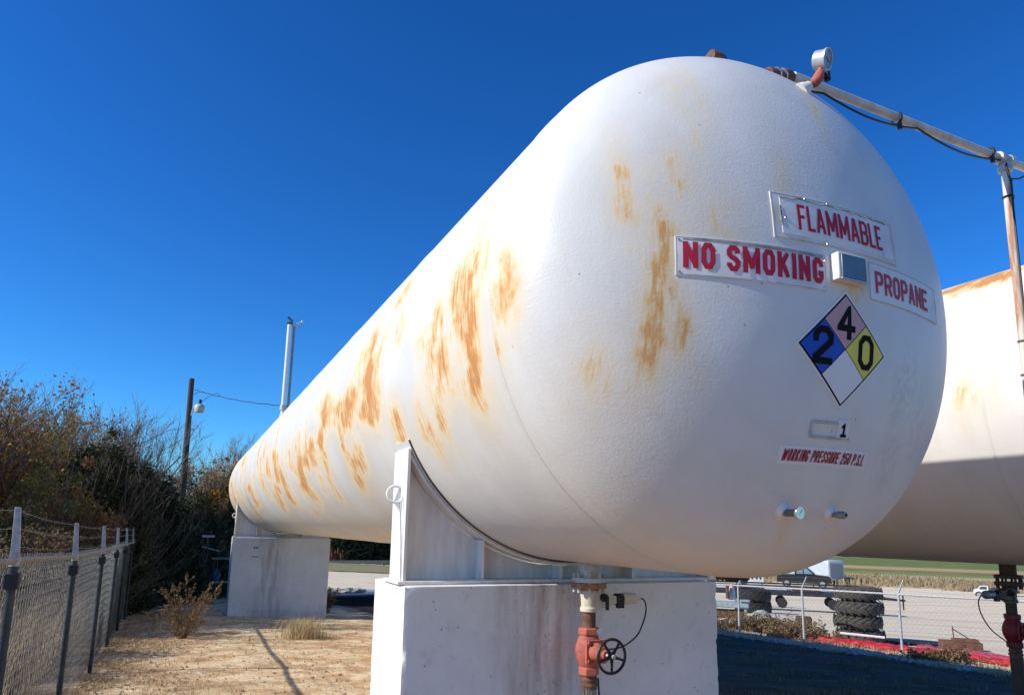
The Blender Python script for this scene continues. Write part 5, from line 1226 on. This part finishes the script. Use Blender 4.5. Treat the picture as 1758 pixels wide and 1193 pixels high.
# red lay-flat hose left along the far side of the fence
def hose_heap(label, pts, wd, hh, m, waves, seed):
    r2 = random.Random(seed); s = thing('layflat_hose', label, 'hose', (pts[0][0], pts[0][1], gz(*pts[0])))
    for k in range(waves):
        e = MB(); P = []; rr = []
        n = len(pts)*8
        for i in range(n+1):
            u = i/n*(len(pts)-1); j = min(int(u), len(pts)-2); a, b = pts[j], pts[j+1]; f_ = u-j
            x = a[0]+(b[0]-a[0])*f_; y = a[1]+(b[1]-a[1])*f_
            o_ = (k-(waves-1)/2)*wd+.16*sin(i*.5+k*2.1)+r2.uniform(-.04, .04)
            x += o_*.8; y += o_*.35
            P.append(V((x, y, gh(x, y)+hh*(.45+.4*abs(sin(i*.61+k*1.3)))+r2.uniform(0, .03)))); rr.append(hh*r2.uniform(.45, .75))
        e.tube(P, rr, 7); obj('hose_fold', e, m, s, smooth=70)
    return s
hose_heap('crumpled red lay-flat hose heaped around the foot of the tall tyre stack', [(16.2, 15.1), (16.5, 14.1), (16.5, 13.2), (16.55, 12.3), (16.35, 11.7)], .17, .10, M['redcloth'], 5, 1)
hose_heap('faded pink lay-flat hose running to the right picture edge behind the fence', [(17.6, 13.0), (17.6, 12.0), (17.4, 11.0), (17.2, 10.0), (17.0, 8.6)], .15, .10, M['pinkcloth'], 4, 2)
hose_heap('bright red lay-flat hose in front of the pink one at right', [(16.9, 12.2), (16.75, 11.2), (16.65, 10.2), (16.55, 8.8)], .13, .09, M['redcloth'], 3, 3)
s = thing('plastic_pipe', 'short white plastic pipe lying on the red hose by the tyre stack', 'pipe', (16.75, 13.9, gz(16.7, 13.9)+.2))
e = MB(); e.tube([(16.35, 14.35, gz(16.3, 14.3)+.30), (17.0, 13.5, gz(17, 13.5)+.27)], .035, 10); obj('pipe', e, M['stackwhite'], s)
s = thing('dark_disc', 'thin round black disc lying on the gravel behind the red hose', 'mat', (19.6, 14.6, gz(19.6, 14.6)))
e = MB(); P = [V((19.6, 14.6, gz(19.6, 14.6)+.05))+U*cos(t)*.95+W*sin(t)*.8+V((0, 0, -.047*.74*cos(t)*.95+.04*.67*cos(t)*.95-(.047*.67+.04*.74)*sin(t)*.8)) for t in np.linspace(0, 2*pi, 36, endpoint=False)]
e.prism(P, (0, 0, .03)); obj('mat', e, M['darksteel'], s)  # flat dark disc on the gravel
s = thing('scrap_box', 'low rusty scrap steel box with an upright rod behind the pink hose', 'scrap', (19.4, 13.1, gz(19.4, 13.1)))
O = (19.4, 13.1, gz(19.4, 13.1))
e = MB(); e.box(fr(O, 0, 0, .12), (.95, .5, .22), RU); e.box(fr(O, .1, -.1, .27), (.6, .3, .08), RU); obj('box', e, M['rustbox'], s, bevel=.015)
e = MB(); e.tube([fr(O, -.16, -.1, .2), fr(O, -.18, -.1, .62)], .016, 6); e.tube([fr(O, -.17, -.1, .55), fr(O, .22, -.05, .3)], .014, 6); obj('rod', e, M['rustpipe'], s)

# ------------------------------------------------------------------ vehicles across the yard
def wheel(parent, c, ax, r, w_, rim='chrome'):
    e = MB(); e.lathe(V(c)-V(ax)*w_/2, ax, [(0, r*.62), (.0, r*.9), (.03, r), (w_-.03, r), (w_, r*.9), (w_, r*.62)], 24); o = obj('wheel', e, M['rubber'], parent)
    e = MB(); e.lathe(V(c)-V(ax)*(w_/2+.012), ax, [(0, r*.2), (.01, r*.5), (.0, r*.6), (w_+.02, r*.6), (w_+.024, r*.2)], 20); obj('rim', e, M[rim], o)
def local(o, ang):
    c_, s_ = cos(ang), sin(ang); Uu = V((c_, s_, 0)); Ww = V((-s_, c_, 0))
    return (lambda a, b, c: V(o)+Uu*a+Ww*b+V((0, 0, c))), Uu, Ww, Matrix((Uu, Ww, V((0, 0, 1)))).transposed()
# black pickup truck, nose to the right, seen three-quarter from its right-hand side
ang = radians(-46)
tb = V((61.0, 57.8, gz(61, 57.8))); f, Uu, Ww, Rm = local(tb, ang)
s = thing('pickup_truck', 'black crew cab pickup truck parked in front of the pale trailer', 'truck', tb)
side = [(-2.75, .62), (-2.7, 1.22), (-1.05, 1.25), (1.05, 1.28), (2.35, 1.16), (2.65, .95), (2.68, .55), (1.95, .45), (-1.2, .45), (-2.7, .5)]
e = MB(); e.prism([f(a, -.95, c) for a, c in side], Ww*1.9); obj('body', e, M['truckblack'], s, bevel=.06)
cab = [(-1.0, 1.25), (-.72, 1.86), (.35, 1.92), (1.15, 1.27)]
e = MB(); e.add([f(a, b*(.9 if c < 1.5 else .74), c) for b in (-1, 1) for a, c in cab], [(3, 2, 1, 0), (4, 5, 6, 7), (0, 1, 5, 4), (1, 2, 6, 5), (2, 3, 7, 6)]); cabo = obj('cab', e, M['truckblack'], s, bevel=.04)
for b in (-1, 1):
    for q in (((-.78, 1.33), (-.58, 1.78), (-.12, 1.82), (-.12, 1.33)), ((-.02, 1.33), (-.02, 1.82), (.30, 1.83), (.86, 1.34))):
        P = [f(a, b*(.90-(c-1.25)*.245+.012), c) for a, c in q]; e = MB(); e.prism(P, Ww*b*.012); obj('window', e, mat('tinted_window', (.16, .24, .27), .1, 0, .1, 2, spec=.7) if 'tw' not in M else M['tw'], cabo); M['tw'] = bpy.data.materials['tinted_window']
P = [f(1.11, -.72, 1.36), f(1.11, .72, 1.36), f(.48, .66, 1.86), f(.48, -.66, 1.86)]; e = MB(); e.prism(P, (Uu*.6+V((0, 0, .8)))*.03); obj('windscreen', e, M['tw'], cabo)
for a in (-1.75, 1.75):
    for b in (-.92, .92): wheel(s, f(a, b, .42), Ww, .42, .27)
for b in (-.7, .7):
    e = MB(); e.box(f(2.66, b, .95), (.06, .35, .2), Rm); obj('headlight', e, M['chrome'], s)
e = MB(); e.box(f(2.74, 0, .62), (.1, 1.8, .2), Rm); obj('bumper', e, M['chrome'], s, bevel=.03)
s.scale = (1, 1, 1.12)
# pale enclosed trailer
tb = V((68.2, 62.3, gz(68, 62))); ang2 = radians(-93); f, Uu, Ww, Rm = local(tb, ang2)
s = thing('cargo_trailer', 'pale silver enclosed trailer with rounded edges behind the black pickup', 'trailer', tb)
e = MB(); e.box(f(-.6, 0, 1.62), (6.4, 2.4, 2.25), Rm); obj('body', e, M['trailer'], s, bevel=.22, seg=4)
e = MB(); e.box(f(2.62, 0, 1.55), (.03, 1.9, 1.7), Rm); obj('rear_door', e, M['galv'], s)
e = MB(); e.box(f(-1.2, -.2, 2.84), (.9, .7, .22), Rm); obj('roof_vent', e, M['stackwhite'], s, bevel=.06)
e = MB(); e.box(f(-.6, -1.215, .75), (6.0, .02, .28), Rm); obj('skirt', e, M['galv'], s)
for a in (-.4, .55):
    for b in (-1.08, 1.08): wheel(s, f(a, b, .38), Ww, .38, .24)
e = MB(); e.tube([f(-3.8, -.5, .5), f(-5.2, 0, .5)], .06, 8); e.tube([f(-3.8, .5, .5), f(-5.2, 0, .5)], .06, 8); obj('drawbar', e, M['darksteel'], s)
# long black flatbed trailer in front of the truck
tb = V((32.6, 32.0, -4.15)); f, Uu, Ww, Rm = local(tb, radians(-42))
s = thing('flatbed_trailer', 'long low black flatbed trailer with side rails behind the right fence', 'trailer', tb)
e = MB(); e.box(f(0, 0, .78), (9.6, 2.2, .16), Rm); obj('deck', e, M['darksteel'], s, bevel=.02)
for b in (-1.08, 1.08):
    e = MB(); e.box(f(-.2, b, 1.22), (9.0, .06, .09), Rm)
    for i in range(7): e.box(f(-4.4+i*1.45, b, 1.03), (.07, .06, .36), Rm)
    obj('side_rail', e, M['darksteel'], s)
for a in (-1.4, -.5, 2.2):
    for b in (-.95, .95): wheel(s, f(a, b, .28), Ww, .28, .2, 'darksteel')
e = MB(); e.box(f(-2.6, -.4, 1.0), (1.9, .8, .3), Rm); e.box(f(.9, .2, .95), (1.5, .9, .22), Rm); obj('load', e, M['darkpipe'], s, bevel=.05)
e = MB(); e.tube([f(4.8, -.6, .7), f(6.0, 0, .62)], .05, 8); e.tube([f(4.8, .6, .7), f(6.0, 0, .62)], .05, 8); e.tube([f(5.9, 0, .9), f(5.9, 0, .1)], .04, 8); obj('drawbar', e, M['darksteel'], s)
# white equipment cabinet on the yard
tb = V((34.0, 36.2, -4.9)); f, Uu, Ww, Rm = local(tb, radians(-40))
s = thing('equipment_box', 'white equipment cabinet with dark marks left of the black pickup', 'box', tb)
e = MB(); e.box(f(0, 0, 1.9), (.95, .6, .86), Rm); obj('cabinet', e, M['boxwhite'], s, bevel=.03)
for a in (-.25, .02, .25):
    e = MB(); e.box(f(a, -.31, 2.15), (.09, .03, .24), Rm); obj('latch', e, M['darksteel'], s)
for a in (-.4, .4):
    for b in (-.2, .2):
        e = MB(); e.box(f(a, b, .75), (.08, .08, 1.5), Rm); obj('leg', e, M['darksteel'], s)
e = MB(); e.box(f(-.75, 0, 1.9), (.35, .5, .7), Rm); obj('side_unit', e, M['darksteel'], s)
# flatbed service truck at far right
tb = V((71.0, 44.8, gz(71, 44.8)-.15)); f, Uu, Ww, Rm = local(tb, radians(-58))
s = thing('service_truck', 'small white cab truck with dark flatbed in the distance at the right edge', 'truck', tb)
e = MB(); e.add([f(a, b, c) for b in (-.85, .85) for a, c in ((-1.5, .5), (-1.5, 1.0), (-1.05, 1.08), (-.75, 1.52), (.1, 1.55), (.2, .5))], [(5, 4, 3, 2, 1, 0), (6, 7, 8, 9, 10, 11), (0, 1, 7, 6), (1, 2, 8, 7), (2, 3, 9, 8), (3, 4, 10, 9), (4, 5, 11, 10), (5, 0, 6, 11)]); c0 = obj('cab', e, M['boxwhite'], s, bevel=.05)
for b in (-1, 1):
    e = MB(); e.prism([f(a, b*.855, c) for a, c in ((-.92, 1.1), (-.70, 1.45), (-.05, 1.48), (-.05, 1.1))], Ww*b*.012); obj('window', e, M['glass'], c0)
e = MB(); e.box(f(1.8, 0, .85), (3.2, 1.9, .16), Rm); e.box(f(1.8, 0, 1.12), (2.9, 1.5, .36), Rm); obj('flatbed', e, M['darksteel'], s, bevel=.04)
for a in (-.95, 2.3):
    for b in (-.8, .8): wheel(s, f(a, b, .4), Ww, .4, .25)
s.scale = (.75, .75, .7)
M['dullstraw'] = foliage('dull_field_edge_weeds', [(.15, .11, .06), (.30, .23, .13), (.42, .34, .20), (.20, .15, .08)], .15, .4)
# tall dry weeds at the edge of the field
mb = MB(); rg = random.Random(31)
for i in range(15000):
    a = rg.uniform(.55, 1.12); d = rg.uniform(90, 104); x, y = d*sin(a), d*cos(a)
    n_ = mnoise.noise(V((x*.16, y*.16, 0)))
    if rg.random() > .55+n_: continue
    z_ = fz(x, y)-.05; h = rg.uniform(.25, .8)*(1+.6*n_); w_ = rg.uniform(.03, .09); dx = rg.uniform(-.3, .3)
    mb.add([(x-w_, y+w_, z_), (x+w_, y-w_, z_), (x+dx+w_*.5, y-w_*.5, z_+h), (x+dx-w_*.5, y+w_*.5, z_+h*.95)], [(0, 1, 2, 3)])
tag(obj('tall_dry_grass', mb, M['dullstraw'], smooth=0), kind='stuff')
